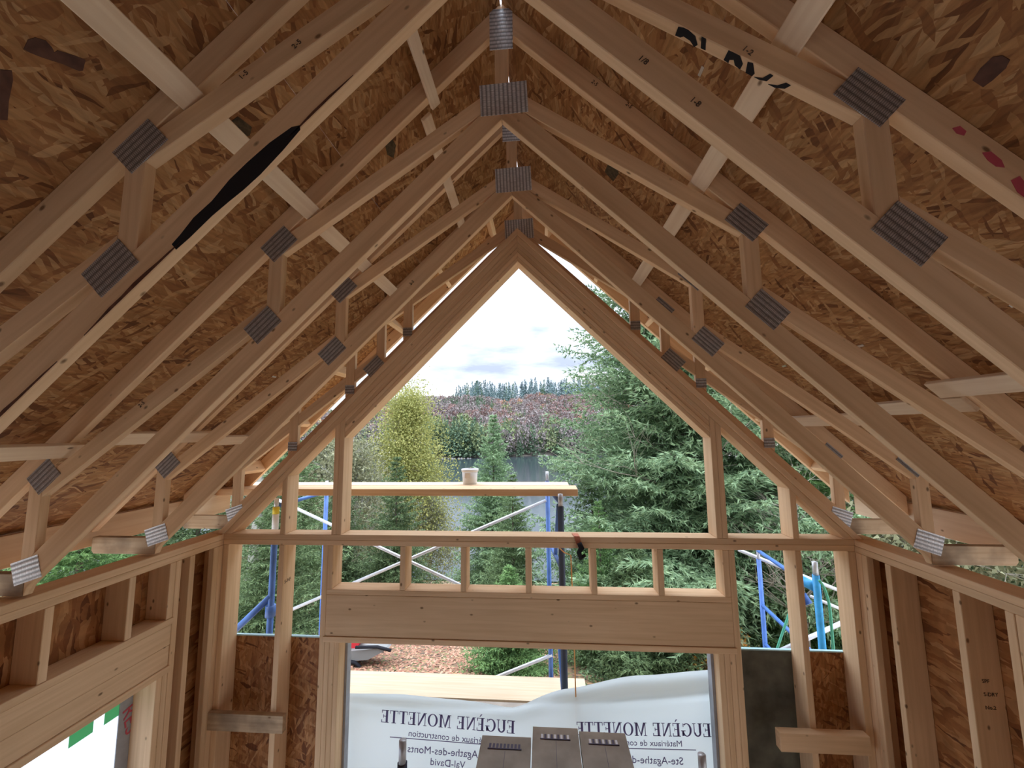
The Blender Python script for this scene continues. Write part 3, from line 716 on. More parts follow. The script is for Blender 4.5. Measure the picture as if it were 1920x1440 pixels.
# wrap folded over the jambs
o = box('wall_wrap_strip', (-1.317, D + .10, -2.7), (-1.300, D + .16, -.75), GREYWRAP); tag(o, 'grey wall wrap folded over the left jamb of the wide opening', 'wall wrap')
o = box('wall_wrap_strip', (1.296, D + .09, -2.7), (1.314, D + .16, -.75), GREYWRAP); tag(o, 'grey wall wrap folded over the right jamb of the wide opening', 'wall wrap')

# film on the left window
XW = -W - DEP - .004
fm = empty('window_film', (XW, .9, -2.78), 'milky plastic film closing the window in the left wall', 'plastic film')
vs = []; fs = []
for j in range(30):
    for i in range(40):
        y = -.72 + 3.26 * i / 39; z = -.74 - 2.04 * j / 29  # window and film enlarged beyond the visible part to let in more light
        vs.append((XW - .014 + .012 * math.sin(y * 6 + z * 7) * min(1, j / 6), y, z))
for j in range(29):
    for i in range(39): fs.append((j * 40 + i, j * 40 + i + 1, (j + 1) * 40 + i + 1, (j + 1) * 40 + i))
mesh_obj('sheet', vs, fs, PLASTIC, fm, (XW, 1.7, -1.96), smooth=True)
for k, (a, b_, lb) in enumerate((((133, 1354), (172, 1387), 'largest green tape piece at the window top, leftmost'), ((199, 1315), (231, 1346), 'middle green tape piece under the window header'), ((239, 1303), (253, 1321), 'small green tape piece beside the grey wrap strip'))):
    ya = atx(a[0], a[1], XW).y; yb = atx(b_[0], b_[1], XW).y
    o = box('green_tape', (XW - .001, ya, atx((a[0] + b_[0]) / 2, b_[1], XW).z), (XW + .0015, yb, -.78), GREENT); tag(o, lb, 'tape', 'green tape on the window film')
ws = empty('wall_wrap_strip', (XW + .004, 2.48, -2.0), 'grey wall wrap strip with red lettering beside the left window film', 'wall wrap')
box('strip', (XW + .0005, 2.445, -2.0), (XW + .005, 2.53, -.75), GREYWRAP, ws)
place_text('lettering', 'RES', .11, (XW + .0066, 2.462, -.905), (0, .22, -1), (0, 1, .2), REDINK, ws)

# ------------------------------------------------------------------ scaffold inside, planks towards the camera
sf = empty('scaffold', (.168, 2.1, FLOOR), 'dark tubular scaffold frame inside, its post tops flanking the grey planks', 'scaffold')
for x in (-.536, .871):
    tube('post', [(x, 2.1, FLOOR), (x, 2.1, -.835)], .024, DBLUE, sf); tube('coupling_pin', [(x, 2.1, -.835), (x, 2.1, -.735)], .0185, GALV, sf)
    tube('post', [(x, .3, FLOOR), (x, .3, -.92)], .024, DBLUE, sf)
    tube('side_rail', [(x, .3, -1.4), (x, 2.1, -1.4)], .018, DBLUE, sf)
tube('rail', [(-.536, 2.1, -.916), (.871, 2.1, -.916)], .023, DBLUE, sf); tube('rail', [(-.536, .3, -.916), (.871, .3, -.916)], .023, DBLUE, sf)
tube('rail', [(-.536, 2.1, -1.6), (.871, 2.1, -1.6)], .020, DBLUE, sf)
for k, (x0, x1, ye, lb, dy) in enumerate(((-.180, .078, 2.325, 'left of three grey scaffold planks inside the opening', 0), (.086, .328, 2.405, 'middle one of three grey scaffold planks, reaching farthest', 0), (.334, .575, 2.385, 'right of three grey scaffold planks inside the opening', 0))):
    pr = empty('scaffold_plank', ((x0 + x1) / 2, ye, -.89), lb, 'plank', 'grey planks inside')
    box('deck_board', (x0, -.4, -.890), (x1, ye, -.852), PLY, pr)
    for i in range(9):
        xs_ = x0 + .045 + (x1 - x0 - .09) * i / 9
        box('hook_slot', (xs_, ye - .085, -.8515), (xs_ + .011, ye - .055, -.8490), SLOT if i % 2 or k == 0 else SLOTW, pr)
    box('end_cleat', (x0 + .04, ye - .090, -.8515), (x1 - .045, ye - .085, -.8480), SLOT, pr)
    box('seam', ((x0 + x1) / 2, -.4, -.8515), ((x0 + x1) / 2 + .0018, ye - .1, -.8510), SLOT, pr)

# ------------------------------------------------------------------ scaffold outside
GZ = -3.5
def frame_ext(label, x, ya, yb, ztop_a, ztop_b, rungs, mats, x2=None):
    r_ = empty('scaffold', (x, ya, GZ), label, 'scaffold', 'outside scaffold frames')
    x2 = x if x2 is None else x2
    tube('post', [(x, ya, GZ), (x, ya, ztop_a - .10)], .0255, mats[0], r_); tube('coupling_pin', [(x, ya, ztop_a - .10), (x, ya, ztop_a)], .020, GALV, r_)
    tube('post', [(x2, yb, GZ), (x2, yb, ztop_b - .10)], .022, mats[1], r_); tube('coupling_pin', [(x2, yb, ztop_b - .10), (x2, yb, ztop_b)], .016, GALV, r_)
    for z in rungs: tube('rung', [(x, ya, z), (x2, yb, z)], .018, mats[1], r_)
    return r_
fc = frame_ext('dark scaffold frame outside, right of the middle of the opening', .302, 3.40, 4.25, .235, .33, (.165, -.35, -1.66, -2.4), (DBLUE, BLUE), .205)
tube('brace', [(.29, 3.5, .13), (.26, 3.75, -.35)], .018, BLUE, fc); tube('brace', [(.26, 3.8, -.75), (.31, 3.43, -1.55)], .020, BLUE, fc)
fl_ = frame_ext('blue scaffold frame outside the left end of the wall', -2.222, 3.55, 4.40, .17, .22, (.10, -1.66), (BLUE, BLUE))
tube('brace', [(-2.222, 3.55, -.66), (-2.75, 3.55, -1.15)], .027, BLUE, fl_)
tube('tape_band', [(-2.222, 3.55, .035), (-2.222, 3.55, .095)], .0275, YELLOW, fl_); tube('label_band', [(-2.222, 3.55, -.10), (-2.222, 3.55, .034)], .0272, WHITE, fl_)
tube('coupler', [(-2.222, 3.55, -.83), (-2.222, 3.55, -.74)], .042, BLUE, fl_)
fr_ = frame_ext('bright blue scaffold frame outside the right end of the wall', 2.288, 3.50, 4.55, -.30, -.50, (-.515, -1.05, -1.42), (BLUEL, BLUE), 2.375)
tube('cloth_wrap', [(2.29, 3.52, -.50), (2.30, 3.75, -.515)], .038, BLUEL, fr_)
tube('coupler', [(2.27, 3.60, -.66), (2.25, 3.64, -.60)], .035, BLUE, fr_)
def brace(label, a, b_, r=.016):
    o = tube('cross_brace', [a, b_], r, GALV); return tag(o, label, 'brace', 'cross braces of the outside scaffold')
def A(px, py, Y): return tuple(aty(px, py, Y))
brace('galvanized brace dropping from upper left to lower right outside the opening', A(523, 938, 4.28), A(1020, 1170, 4.28))
brace('galvanized brace rising from lower left to the dark scaffold post', A(540, 1146, 4.24), A(1024, 938, 4.24))
brace('galvanized brace below the header, left of the dark posts', A(1035, 1228, 4.24), A(840, 1306, 4.24))
brace('upper pale brace outside the right studs', A(1385, 1031, 4.62), A(1600, 1118, 4.62), .018)
brace('middle pale brace right of the bright blue post', A(1520, 1118, 4.0), A(1600, 1152, 4.0), .013)
brace('lower pale brace rising behind the bright blue post', A(1455, 1224, 4.3), A(1600, 1158, 4.3), .020)
# high planks and bucket
hp = empty('scaffold_plank', (-1, 3.5, .21), 'front one of two new planks laid high across the outside scaffold', 'plank', 'high planks outside')
box('board', (-2.75, 3.43, .212), (.448, 3.655, .268), WOOD, hp)
hp2 = empty('scaffold_plank', (-1, 3.8, .21), 'rear one of two new planks laid high across the outside scaffold', 'plank', 'high planks outside')
box('board', (-2.75, 3.672, .212), (.392, 3.90, .268), BOARD, hp2)
bk = empty('bucket', (-.512, 3.78, .268), 'small white plastic bucket standing on the high planks', 'bucket')
def lathe(name, prof, c, m_, parent, seg=28):
    vs = []; fs = []
    for r_, z in prof:
        for k in range(seg): t_ = 2 * math.pi * k / seg; vs.append((c[0] + r_ * math.cos(t_), c[1] + r_ * math.sin(t_), c[2] + z))
    for i in range(len(prof) - 1):
        for k in range(seg): k2 = (k + 1) % seg; fs.append((i * seg + k, i * seg + k2, (i + 1) * seg + k2, (i + 1) * seg + k))
    return mesh_obj(name, vs, fs, m_, parent, c, smooth=True)
lathe('body', [(0, 0), (.061, 0), (.064, .004), (.073, .13), (.070, .13), (.060, .008), (0, .008)], (-.512, 3.78, .268), WHITE, bk)
lathe('rim', [(.073, .112), (.079, .112), (.080, .134), (.073, .136), (.0725, .13)], (-.512, 3.78, .268), WHITE, bk)
box('paper_label', (-.545, 3.78 - .0745, .325), (-.495, 3.78 - .071, .372), flat('label_paper', (.80, .79, .79), .7), bk)
# lower deck planks
def dplank(label, x0, x1, y0, y1, z, m_):
    o = box('scaffold_plank', (x0, y0, z - .04), (x1, y1, z), m_); return tag(o, label, 'plank', 'deck planks outside')
dplank('pale new plank behind the tarp, its right end past the dark posts', -3.0, .52, 3.83, 4.18, -1.60, PLYN)
dplank('greyish plank behind the tarp, nearer and lower right', -1.06, 1.75, 3.55, 3.80, -1.60, PLY)
dplank('narrow pale plank behind the tarp at its low left part', -3.0, -1.1, 3.55, 3.80, -1.60, PLYN)
# ratchet strap, cord, hose
rs_ = empty('ratchet_strap', (.372, D, -.04), 'orange ratchet strap with black buckle over the horizontal plate', 'strap')
xs0 = .365
vs = [(xs0, D + .08, .003), (xs0 + .045, D + .08, .003), (xs0 + .05, D - .004, .003), (xs0 + .012, D - .004, .003), (xs0 + .062, D - .012, -.05), (xs0 + .026, D - .012, -.05)]
mesh_obj('webbing', vs + [(a, b_, c + .003) for a, b_, c in vs], [(0, 1, 2, 3), (3, 2, 4, 5), (9, 8, 7, 6), (11, 10, 8, 9)], ORANGE, rs_, vs[0])
tube('buckle', [(xs0 + .045, D - .020, -.035), (xs0 + .060, D - .024, -.07), (xs0 + .040, D - .022, -.10), (xs0 + .052, D - .025, -.145)], [.016, .021, .017, .012], BLACK, rs_)
tube('buckle', [(xs0 + .045, D - .02, -.14), (xs0 + .085, D - .02, -.115)], .012, BLACK, rs_)
p = aty(1070, 1040, 3.2)
o = tube('hanging_cord', [tuple(aty(1046, 1025, 3.2)), tuple(aty(1058, 1036, 3.19)), (p.x, 3.185, p.z), (p.x + .008, 3.2, -.6), (p.x + .012, 3.2, -1.4)], .0045, CORD, None, 6); tag(o, 'thin orange cord hanging from the plate outside the opening', 'cord')
def hose(label, pts, Y):
    P = [Vector(aty(a, b_, Y)) for a, b_ in pts]; Q = []
    for i in range(len(P) - 1):
        p0, p1, p2, p3 = P[max(i - 1, 0)], P[i], P[i + 1], P[min(i + 2, len(P) - 1)]
        for k in range(5):
            t_ = k / 5; Q.append(.5 * ((2 * p1) + (p2 - p0) * t_ + (2 * p0 - 5 * p1 + 4 * p2 - p3) * t_ ** 2 + (3 * p1 - p0 - 3 * p2 + p3) * t_ ** 3))
    Q.append(P[-1]); o = tube('garden_hose', [tuple(q) for q in Q], .010, HOSE, None, 8); return tag(o, label, 'hose', 'green hoses')
hose('green hose looping down right of the bright blue scaffold post', [(1536, 1088), (1546, 1104), (1555, 1135), (1559, 1175), (1563, 1225), (1566, 1300)], 3.42)
hose('green hose hanging left of the bright blue scaffold post', [(1490, 1120), (1478, 1155), (1466, 1190), (1455, 1225), (1440, 1290)], 3.9)

# ------------------------------------------------------------------ ground, lake, hill
def gz(x, y):
    if y < 7: z = -3.5
    else: z = -3.5 - .3 * (y - 7)
    return max(z, -12.4)
def grid(name, xs, ys, fz, m_):
    vs = [(x, y, fz(x, y)) for y in ys for x in xs]; n = len(xs)
    fs = [(j * n + i, j * n + i + 1, (j + 1) * n + i + 1, (j + 1) * n + i) for j in range(len(ys) - 1) for i in range(n - 1)]
    o = mesh_obj(name, vs, fs, m_, smooth=True); tag(o, kind='structure'); return o
gm, n, l, b = mat('leaf_strewn_ground')
t = n.new('ShaderNodeTexCoord'); v = n.new('ShaderNodeTexVoronoi'); v.inputs['Scale'].default_value = 14; sp = n.new('ShaderNodeSeparateColor')
r = n.new('ShaderNodeValToRGB'); r.color_ramp.elements[0].color = (.08, .06, .04, 1); r.color_ramp.elements[1].color = (.45, .22, .12, 1)
for p_, c_ in ((.3, (.16, .10, .06)), (.55, (.30, .15, .09)), (.8, (.14, .17, .06))):
    e = r.color_ramp.elements.new(p_); e.color = (*c_, 1)
l.new(t.outputs['Object'], v.inputs['Vector']); l.new(v.outputs['Color'], sp.inputs[0]); l.new(sp.outputs[0], r.inputs[0]); l.new(r.outputs[0], b.inputs['Base Color']); b.inputs['Roughness'].default_value = .9
grid('bounce_ground', [-40, -10, -4, 4, 10, 40], [-30, -8, 0, 4.8], gz, flat('pale_bounce', (.62, .57, .50), .9, noise=.2, nscale=12))  # unseen pale ground added around the house to bounce daylight upward
grid('ground', [-60, -30, -15, -8, -4, 0, 4, 8, 15, 30, 60], [4.8, 7, 10, 14, 20, 28, 37, 42], gz, gm)
lk = mesh_obj('lake', [(-500, 36, -12), (500, 36, -12), (500, 420, -12), (-500, 420, -12)], [(0, 1, 2, 3)], water()); tag(lk, kind='structure')
def shore(x): return 190 + .10 * x + 6 * math.sin(x * .05) + 14 * math.sin(x * .013 + 1)
def hz(x, y):
    d = y - shore(x)
    if d <= 0: return -13.5
    prof = 1 - math.exp(-(d / 150) ** 1.25)
    crest = 40 - ((x - 5) / 150) ** 2 * (15 if x < 5 else 6) + 3.5 * math.sin(x * .045) + 2 * math.sin(x * .11 + 2)
    crest = max(crest, 12)
    return -12.5 + .25 * min(d, 12) / 12 + (crest + 10) * prof * (1 - .15 * max(0, (d - 220) / 200))
hmat = flat('hill_floor', (.27, .23, .20), .9, noise=.3, nscale=.08)
grid('hill', [-420 + 12 * i for i in range(71)], [150 + 9 * j for j in range(36)], hz, hmat)

# ------------------------------------------------------------------ vegetation
rng = np.random.default_rng(5)
def conifer(name, H, R, whorls, per, seed, m_, dens=.10, droop=.25, tuft=.10, gap=.0, jag=.25, base=.05):
    """needle sprays of one conifer, z=0 at the foot"""
    g = np.random.default_rng(seed); C0 = []; A0 = []; B0 = []
    for i in range(whorls):
        f = (i + .5) / whorls; z = H * (base + (1 - base) * f)
        rad = R * (1 - f) ** .85 + .03 * R
        for k in range(per):
            a = g.uniform(0, 2 * np.pi); L_ = rad * g.uniform(1 - jag, 1 + jag * .5)
            if g.random() < gap: continue
            nn = max(3, int(L_ / dens)); t = (np.arange(nn) + g.uniform(0, 1, nn)) / nn
            out = np.array([np.cos(a), np.sin(a), 0]); side = np.array([-np.sin(a), np.cos(a), 0])
            zz = z + L_ * (.30 * f * t - droop * (1 - f) * (t - .65 * t * t) + .12 * t * t) + g.normal(0, .02, nn)
            P = out[None] * (L_ * t)[:, None]; P[:, 2] += zz
            for sgn in (-1, 1):
                wl_ = L_ * (.34 * (1 - t) + .10) * g.uniform(.7, 1.2, nn)
                dirv = out[None] * .75 + side[None] * sgn + np.array([0, 0, -.12]) + g.normal(0, .16, (nn, 3)); dirv /= np.linalg.norm(dirv, axis=1)[:, None]
                m_n = np.maximum(2, (wl_ / tuft).astype(int))
                for q in range(int(m_n.max())):
                    ok = m_n > q
                    s = (q + g.uniform(.2, .9, ok.sum())) / m_n[ok]
                    c = P[ok] + dirv[ok] * (wl_[ok] * s)[:, None]; c[:, 2] -= .10 * wl_[ok] * s * s
                    C0.append(c); A0.append(dirv[ok]); B0.append(np.full(ok.sum(), sgn))
    C = np.concatenate(C0); Dv = np.concatenate(A0); n = len(C)
    Vs = []; 
    for r_ in range(3):
        d1 = Dv + g.normal(0, .45, (n, 3)); d1 /= np.linalg.norm(d1, axis=1)[:, None]
        u = np.cross(d1, g.normal(0, 1, (n, 3)) * [.5, .5, 1]); u /= np.linalg.norm(u, axis=1)[:, None] + 1e-9
        ln = tuft * g.uniform(.8, 1.5, n)[:, None]; wd = tuft * .17
        Vs.append(np.stack([C - u * wd, C + u * wd, C + d1 * ln], 1))
    V = np.concatenate(Vs).reshape(-1, 3); T = np.arange(len(V)).reshape(-1, 3)
    return np_mesh(name, V, T, m_)
def trunk_mesh(H, r, m_, lean=0):
    vs, fs = tube_data([(0, 0, -.5), (lean * .3, 0, H * .4), (lean, 0, H * .97)], [r, r * .65, r * .08], 8)
    me = bpy.data.meshes.new('trunk'); me.from_pydata(vs, [], fs); me.update(); me.materials.append(m_); return me
def branches(seed, H, n, R, r0, m_, up_=.6):
    """bare branching skeleton"""
    g = random.Random(seed); V = []; Fc = []
    def add(p, d, L_, r_, dep):
        q = [p]; dd = Vector(d)
        for k in range(3):
            dd = (dd + Vector((g.gauss(0, .12), g.gauss(0, .12), g.gauss(.03, .08)))).normalized(); q.append(q[-1] + dd * (L_ / 3))
        vs, fs = tube_data(q, [r_, r_ * .8, r_ * .6, r_ * .35], 4, False); i0 = len(V); V.extend(vs); Fc.extend([tuple(a + i0 for a in f) for f in fs])
        if dep > 0:
            for k in range(4):
                pp_ = q[g.randint(1, 3)]; d2 = (dd + Vector((g.gauss(0, .55), g.gauss(0, .55), g.gauss(.15, .3)))).normalized(); add(pp_, d2, L_ * .55, r_ * .45, dep - 1)
    for i in range(n):
        z = H * (.25 + .7 * i / n); a = g.uniform(0, 6.28); f = 1 - i / n
        add(Vector((0, 0, z)), Vector((math.cos(a), math.sin(a), up_)).normalized(), R * (.4 + .6 * f), r0 * (.25 + .25 * f), 2)
    vs, fs = tube_data([(0, 0, -.4), (.05, 0, H * .5), (0, .05, H)], [r0, r0 * .7, r0 * .15], 7); i0 = len(V); V.extend(vs); Fc.extend([tuple(a + i0 for a in f) for f in fs])
    me = bpy.data.meshes.new('branches'); me.from_pydata(V, [], Fc); me.update(); me.materials.append(m_); return me
def leaves(name, H, R, n, seed, m_, size=.06, z0_=.2, cone=.5, lumps=26):
    g = np.random.default_rng(seed)
    f = g.uniform(0, 1, lumps) ** .8; a = g.uniform(0, 2 * np.pi, lumps)
    prof = (np.sin(np.pi * np.clip(f * .85 + .12, 0, 1)) ** .7) * (1 - cone * f)
    rr = R * prof * g.uniform(.3, .95, lumps)
    cen = np.stack([rr * np.cos(a), rr * np.sin(a), H * (z0_ + (1 - z0_) * f)], 1); k = g.integers(0, lumps, n)
    rad = R * (.22 + .18 * (1 - f))
    P = cen[k] + g.normal(0, 1, (n, 3)) * rad[k][:, None] * [.8, .8, .9]
    d = g.normal(0, 1, (n, 3)); d /= np.linalg.norm(d, axis=1)[:, None]; u = np.cross(d, g.normal(0, 1, (n, 3))); u /= np.linalg.norm(u, axis=1)[:, None] + 1e-9
    s = size * g.uniform(.6, 1.3, n)[:, None]
    V = np.stack([P - u * s * .45, P + u * s * .45, P + d * s], 1).reshape(-1, 3); return np_mesh(name, V, np.arange(len(V)).reshape(-1, 3), m_)
def tree(nm, label, x, y, parts, group=None, scale=1, rz=0, z=None, cat='tree'):
    root = empty(nm, (x, y, gz(x, y) if z is None else z), label, cat, group); root.rotation_euler = (0, 0, rz); root.scale = (scale,) * 3
    for pn, me in parts: link(pn, me, root)
    return root
# the big spruce right of the gable opening
big = conifer('foliage', 18, 4.0, 68, 10, 11, SPR, dens=.105, droop=.34, tuft=.12, gap=.04, jag=.34, base=.03)
tree('spruce_tree', 'tall full spruce filling the right half of the gable opening', 3.85, 11.2, [('foliage', big), ('trunk', trunk_mesh(18, .20, BARK)), ('bare_branch', branches(3, 13, 46, 2.5, .05, TWIG, .15))])
med = conifer('foliage', 8.4, 2.3, 32, 10, 12, SPRB, dens=.085, droop=.38, tuft=.10, jag=.3, base=.03)
medt = trunk_mesh(8.4, .13, BARK)
tree('spruce_tree', 'lighter green spruce in front and right of the tall spruce', 6.1, 9.6, [('foliage', med), ('trunk', medt)], scale=.70)
cen = conifer('foliage', 12.2, 3.0, 46, 10, 13, SPR, dens=.14, droop=.18, tuft=.15, jag=.22, base=.04)
cent = trunk_mesh(12.2, .16, BARK)
tree('spruce_tree', 'narrow pointed spruce in the middle in front of the lake', -2.52, 22, [('foliage', cen), ('trunk', cent)], scale=.835, z=-8.6)
# conifers left, below the high planks
dk = conifer('foliage', 8.4, 2.6, 30, 9, 14, SPRD, dens=.12, droop=.45, tuft=.13, jag=.35, base=.02)
dk2 = conifer('foliage', 8.4, 2.4, 30, 9, 15, SPRB, dens=.12, droop=.42, tuft=.12, jag=.35, base=.02)
dkt = trunk_mesh(8.4, .14, BARK)
P3 = lambda a: [('foliage', a), ('trunk', dkt)]
tree('conifer_tree', 'dark drooping conifer under the left end of the high planks', -7.7, 15.5, P3(dk), 'conifers beyond the scaffold', .66)
tree('conifer_tree', 'dark conifer left of the pointed middle spruce, below the planks', -5.3, 15, P3(dk), 'conifers beyond the scaffold', .68, 1)
tree('conifer_tree', 'conifer seen through the header windows, right of the lake glimpse', -.9, 14.0, P3(dk), 'conifers beyond the scaffold', .58, 2)
tree('conifer_tree', 'drooping conifer nearest outside the left studs', -5.6, 8.6, P3(dk), 'conifers beyond the scaffold', .50, 3)
tree('conifer_tree', 'dark conifer behind the bright one outside the left studs', -6.6, 10.6, P3(dk), 'conifers beyond the scaffold', .70, 4)
tree('conifer_tree', 'conifer glimpsed over the left top plate through the eave', -9.4, 8.0, P3(dk2), 'conifers beyond the scaffold', .60, 5)
tree('conifer_tree', 'dark conifer behind the scaffold posts, lower right of centre', 1.6, 12.6, P3(dk), 'conifers beyond the scaffold', .62, 1.6)
tree('conifer_tree', 'bright low conifer behind the orange cord', 1.35, 9.2, P3(dk2), 'conifers beyond the scaffold', .40, 2.7)
tree('conifer_tree', 'dark conifer outside the right studs, behind the blue frame', 7.0, 12.4, P3(dk), 'conifers beyond the scaffold', .80, 3.9)
ced = conifer('foliage', 2.5, 1.15, 26, 12, 61, SPRB, dens=.055, droop=.5, tuft=.065, jag=.35, base=.0)
ced2 = conifer('foliage', 2.4, 1.5, 26, 12, 62, SPRD, dens=.06, droop=.5, tuft=.07, jag=.35, base=.0)
tree('cedar_bush', 'bright green cedar bush below the header, beside the leaf-strewn yard', -.55, 8.4, [('foliage', ced)], z=-4.0, cat='bush', scale=.82)
tree('cedar_bush', 'darker cedar bush right of the posts below the header', 1.9, 8.6, [('foliage', ced2)], z=-4.0, cat='bush')
tree('autumn_bush', 'orange and yellow bush low at the right of the wide opening', 3.5, 8.6, [('foliage', leaves('foliage', 1.9, .9, 5500, 5, ORA, .075, .0, .3, 26)), ('branches', branches(21, 1.8, 10, .8, .03, TWIG)), ('green_leaves', leaves('green_leaves', 1.9, 1.0, 9000, 6, OLV, .075, .0, .3, 26))], z=-4.6, cat='bush', scale=.72)
# broadleaf trees on the left
tree('yellow_tree', 'yellow green broadleaf tree left of the lake', -8.3, 25, [('foliage', leaves('foliage', 11.3, 3.4, 46000, 4, YEL, .105, .12, .78, 130)), ('branches', branches(5, 10.5, 34, 2.2, .12, TWIG, 1.0))], z=-8.6, scale=1.0)
olv = leaves('foliage', 7.2, 2.3, 15000, 7, OLV, .11, .15, .35, 40); olb = branches(6, 7.0, 34, 2.2, .07, BARKG, 1.1)
for x, y, s, rz, lb in ((-9.0, 19.5, 1.0, 0, 'thin olive tree with pale bare twigs beside the yellow tree'), (-11.6, 21.5, 1.12, 1, 'thin olive tree left of the main left post'), (-14.5, 20, 1.0, 2, 'thin olive tree seen in the small left gable bay'), (-6.6, 24.5, .72, 3, 'low olive shrub at the right foot of the yellow tree')):
    tree('thin_tree', lb, x, y, [('foliage', olv), ('branches', olb)], 'thin twiggy trees', s, rz)
brs = branches(9, 6.5, 40, 1.9, .06, TWIG, .45)
for x, y, s, rz, lb in ((7.9, 11.0, 1.0, 0, 'bare brown thicket outside the right studs'), (9.8, 13.0, 1.2, 1, 'bare tangled tree behind the right gable bay'), (5.2, 8.7, .62, 2, 'bare twigs low behind the right king stud'), (10.5, 9.2, 1.1, 4, 'bare tree seen over the right top plate')):
    tree('bare_tree', lb, x, y, [('branches', brs)] + ([('foliage', olv)] if s >= 1 else []), 'bare trees on the right', s, rz)
tp_ = tube('grey_trunk', [(-7.15, 9.9, -4.6), (-7.0, 9.95, -1.5), (-7.1, 10, .2), (-6.9, 10, 2.6)], [.14, .12, .11, .08], BARKG, None, 10); tag(tp_, 'mottled grey tree trunk outside the left corner studs', 'tree')
# backdrop woods on both sides
bd = conifer('foliage', 10, 2.5, 22, 7, 31, SPRD, dens=.2, droop=.3, tuft=.24, jag=.3, base=.0); bdt = trunk_mesh(10, .15, BARK)
gr = random.Random(3)
k = 0
for x, y in [(-13, 15), (-17, 18), (-21, 20), (-12, 11), (-16, 12), (-22, 14), (-27, 17), (-15, 25), (-20, 27), (-26, 26), (-13, 30), (-19, 33), (9, 17), (12.5, 19), (16, 17), (20, 19), (12, 24), (17, 26), (8, 22), (22, 25), (27, 20), (14, 13), (18, 12.5), (23, 14), (6.2, 18.5), (4.6, 24), (7.4, 28)]:
    sc_ = gr.uniform(.8, 1.1) * (1.0 if x > 0 else .85)
    tree('wood_conifer', 'dark conifer of the woods on the right behind the big spruce' if x > 0 else 'dark conifer of the woods on the left behind the thin trees', x, y, [('foliage', bd), ('trunk', bdt)], 'woods on the right' if x > 0 else 'woods on the left', sc_, gr.uniform(0, 6)); k += 1

# fallen leaves
g = np.random.default_rng(2); n_ = 9000
X = g.uniform(-7, .5, n_); Yv = g.uniform(5.5, 11, n_); Z = np.where(Yv < 7, -3.5, -3.5 - .3 * (Yv - 7)) + .012
P = np.stack([X, Yv, Z], 1); a = g.uniform(0, 6.28, n_); s = g.uniform(.02, .045, n_)
d1 = np.stack([np.cos(a), np.sin(a), g.uniform(-.3, .5, n_)], 1) * s[:, None]; d2 = np.stack([-np.sin(a), np.cos(a), g.uniform(-.3, .5, n_)], 1) * s[:, None] * .7
V = np.stack([P - d1, P - d2, P + d1, P + d2], 1).reshape(-1, 3); q = np.arange(n_) * 4
T = np.concatenate([np.stack([q, q + 1, q + 2], 1), np.stack([q, q + 2, q + 3], 1)])
LEAFM = leafy('fallen_leaf', (.24, .09, .055), (.54, .31, .20), 0)
o = link('fallen_leaves', np_mesh('fallen_leaves', V, T, LEAFM)); tag(o, 'rusty fallen leaves covering the yard outside', 'leaves', kind='stuff')

# little roof and the red machine in the yard
sh = empty('shed', (-5.25, 10.2, -4.6), 'small shed with a brown gabled roof seen between the left studs', 'shed')
rx = aty(615, 1178, 10)
prism('roof', [(rx.x - .62, rx.z - .32), (rx.x - .66, rx.z - .27), (rx.x, rx.z + .03), (rx.x + .66, rx.z - .27), (rx.x + .62, rx.z - .32), (rx.x, rx.z - .03)], 9.9, 11.4, ROOFT, sh)
prism('wall', [(rx.x - .5, -4.8), (rx.x + .5, -4.8), (rx.x + .5, rx.z - .26), (rx.x, rx.z - .035), (rx.x - .5, rx.z - .26)], 10.05, 11.3, flat('shed_dark', (.05, .03, .03), .8), sh)
rm = empty('yard_cart', (-3.9, 8.6, -3.98), 'red and grey yard machine at the left edge of the leaf-strewn yard', 'machine')
c = aty(665, 1222, 8.5)
vs = []
def rbox(nm, a, b_, m_): return box(nm, a, b_, m_, rm)
prism('hood', [(c.x - .75, c.z + .02), (c.x + .02, c.z + .04), (c.x + .10, c.z + .18), (c.x - .1, c.z + .30), (c.x - .7, c.z + .34)], 8.55, 9.1, RED, rm)
prism('tray', [(c.x - .55, c.z - .20), (c.x + .30, c.z - .12), (c.x + .72, c.z + .10), (c.x + .68, c.z + .13), (c.x + .1, c.z + .05), (c.x - .55, c.z + .0)], 8.45, 9.2, flat('grey_tray', (.22, .22, .21), .6), rm)
tube('handle_bar', [(c.x - .5, 8.43, c.z - .10), (c.x + .05, 8.43, c.z - .17), (c.x + .22, 8.43, c.z - .30)], .035, BLACK, rm)
tube('handle_bar', [(c.x + .05, 8.43, c.z + .12), (c.x + .5, 8.43, c.z + .14), (c.x + .78, 8.43, c.z + .08)], .03, BLACK, rm)
lathe('wheel', [(0, 0), (.2, 0), (.22, .02), (.22, .1), (.2, .12), (0, .12)], (c.x - .3, 8.7, -3.97), BLACK, rm)

# ------------------------------------------------------------------ trees of the far hillside
def puff(name, n, seed, m_, kind):
    g = np.random.default_rng(seed)
    if kind == 'c':
        f = g.uniform(0, 1, n); a = g.uniform(0, 6.283, n); r_ = .155 * (1 - f) ** .8 * g.uniform(.4, 1, n)
        P = np.stack([r_ * np.cos(a), r_ * np.sin(a), .05 + .95 * f], 1); s = .075 * (1.1 - .6 * f)
    else:
        d = g.normal(0, 1, (n, 3)); d /= np.linalg.norm(d, axis=1)[:, None]; r_ = g.uniform(.55, 1, n) ** .5
        P = d * r_[:, None] * [.30, .30, .40] + [0, 0, .58]; s = np.full(n, .085)
    d = g.normal(0, 1, (n, 3)) * ([1, 1, .5] if kind == 'c' else [.6, .6, 1.6]); d /= np.linalg.norm(d, axis=1)[:, None]; u = np.cross(d, g.normal(0, 1, (n, 3))); u /= np.linalg.norm(u, axis=1)[:, None]
    V = np.stack([P - u * s[:, None] * .4, P + u * s[:, None] * .4, P + d * s[:, None]], 1).reshape(-1, 3)
    return V
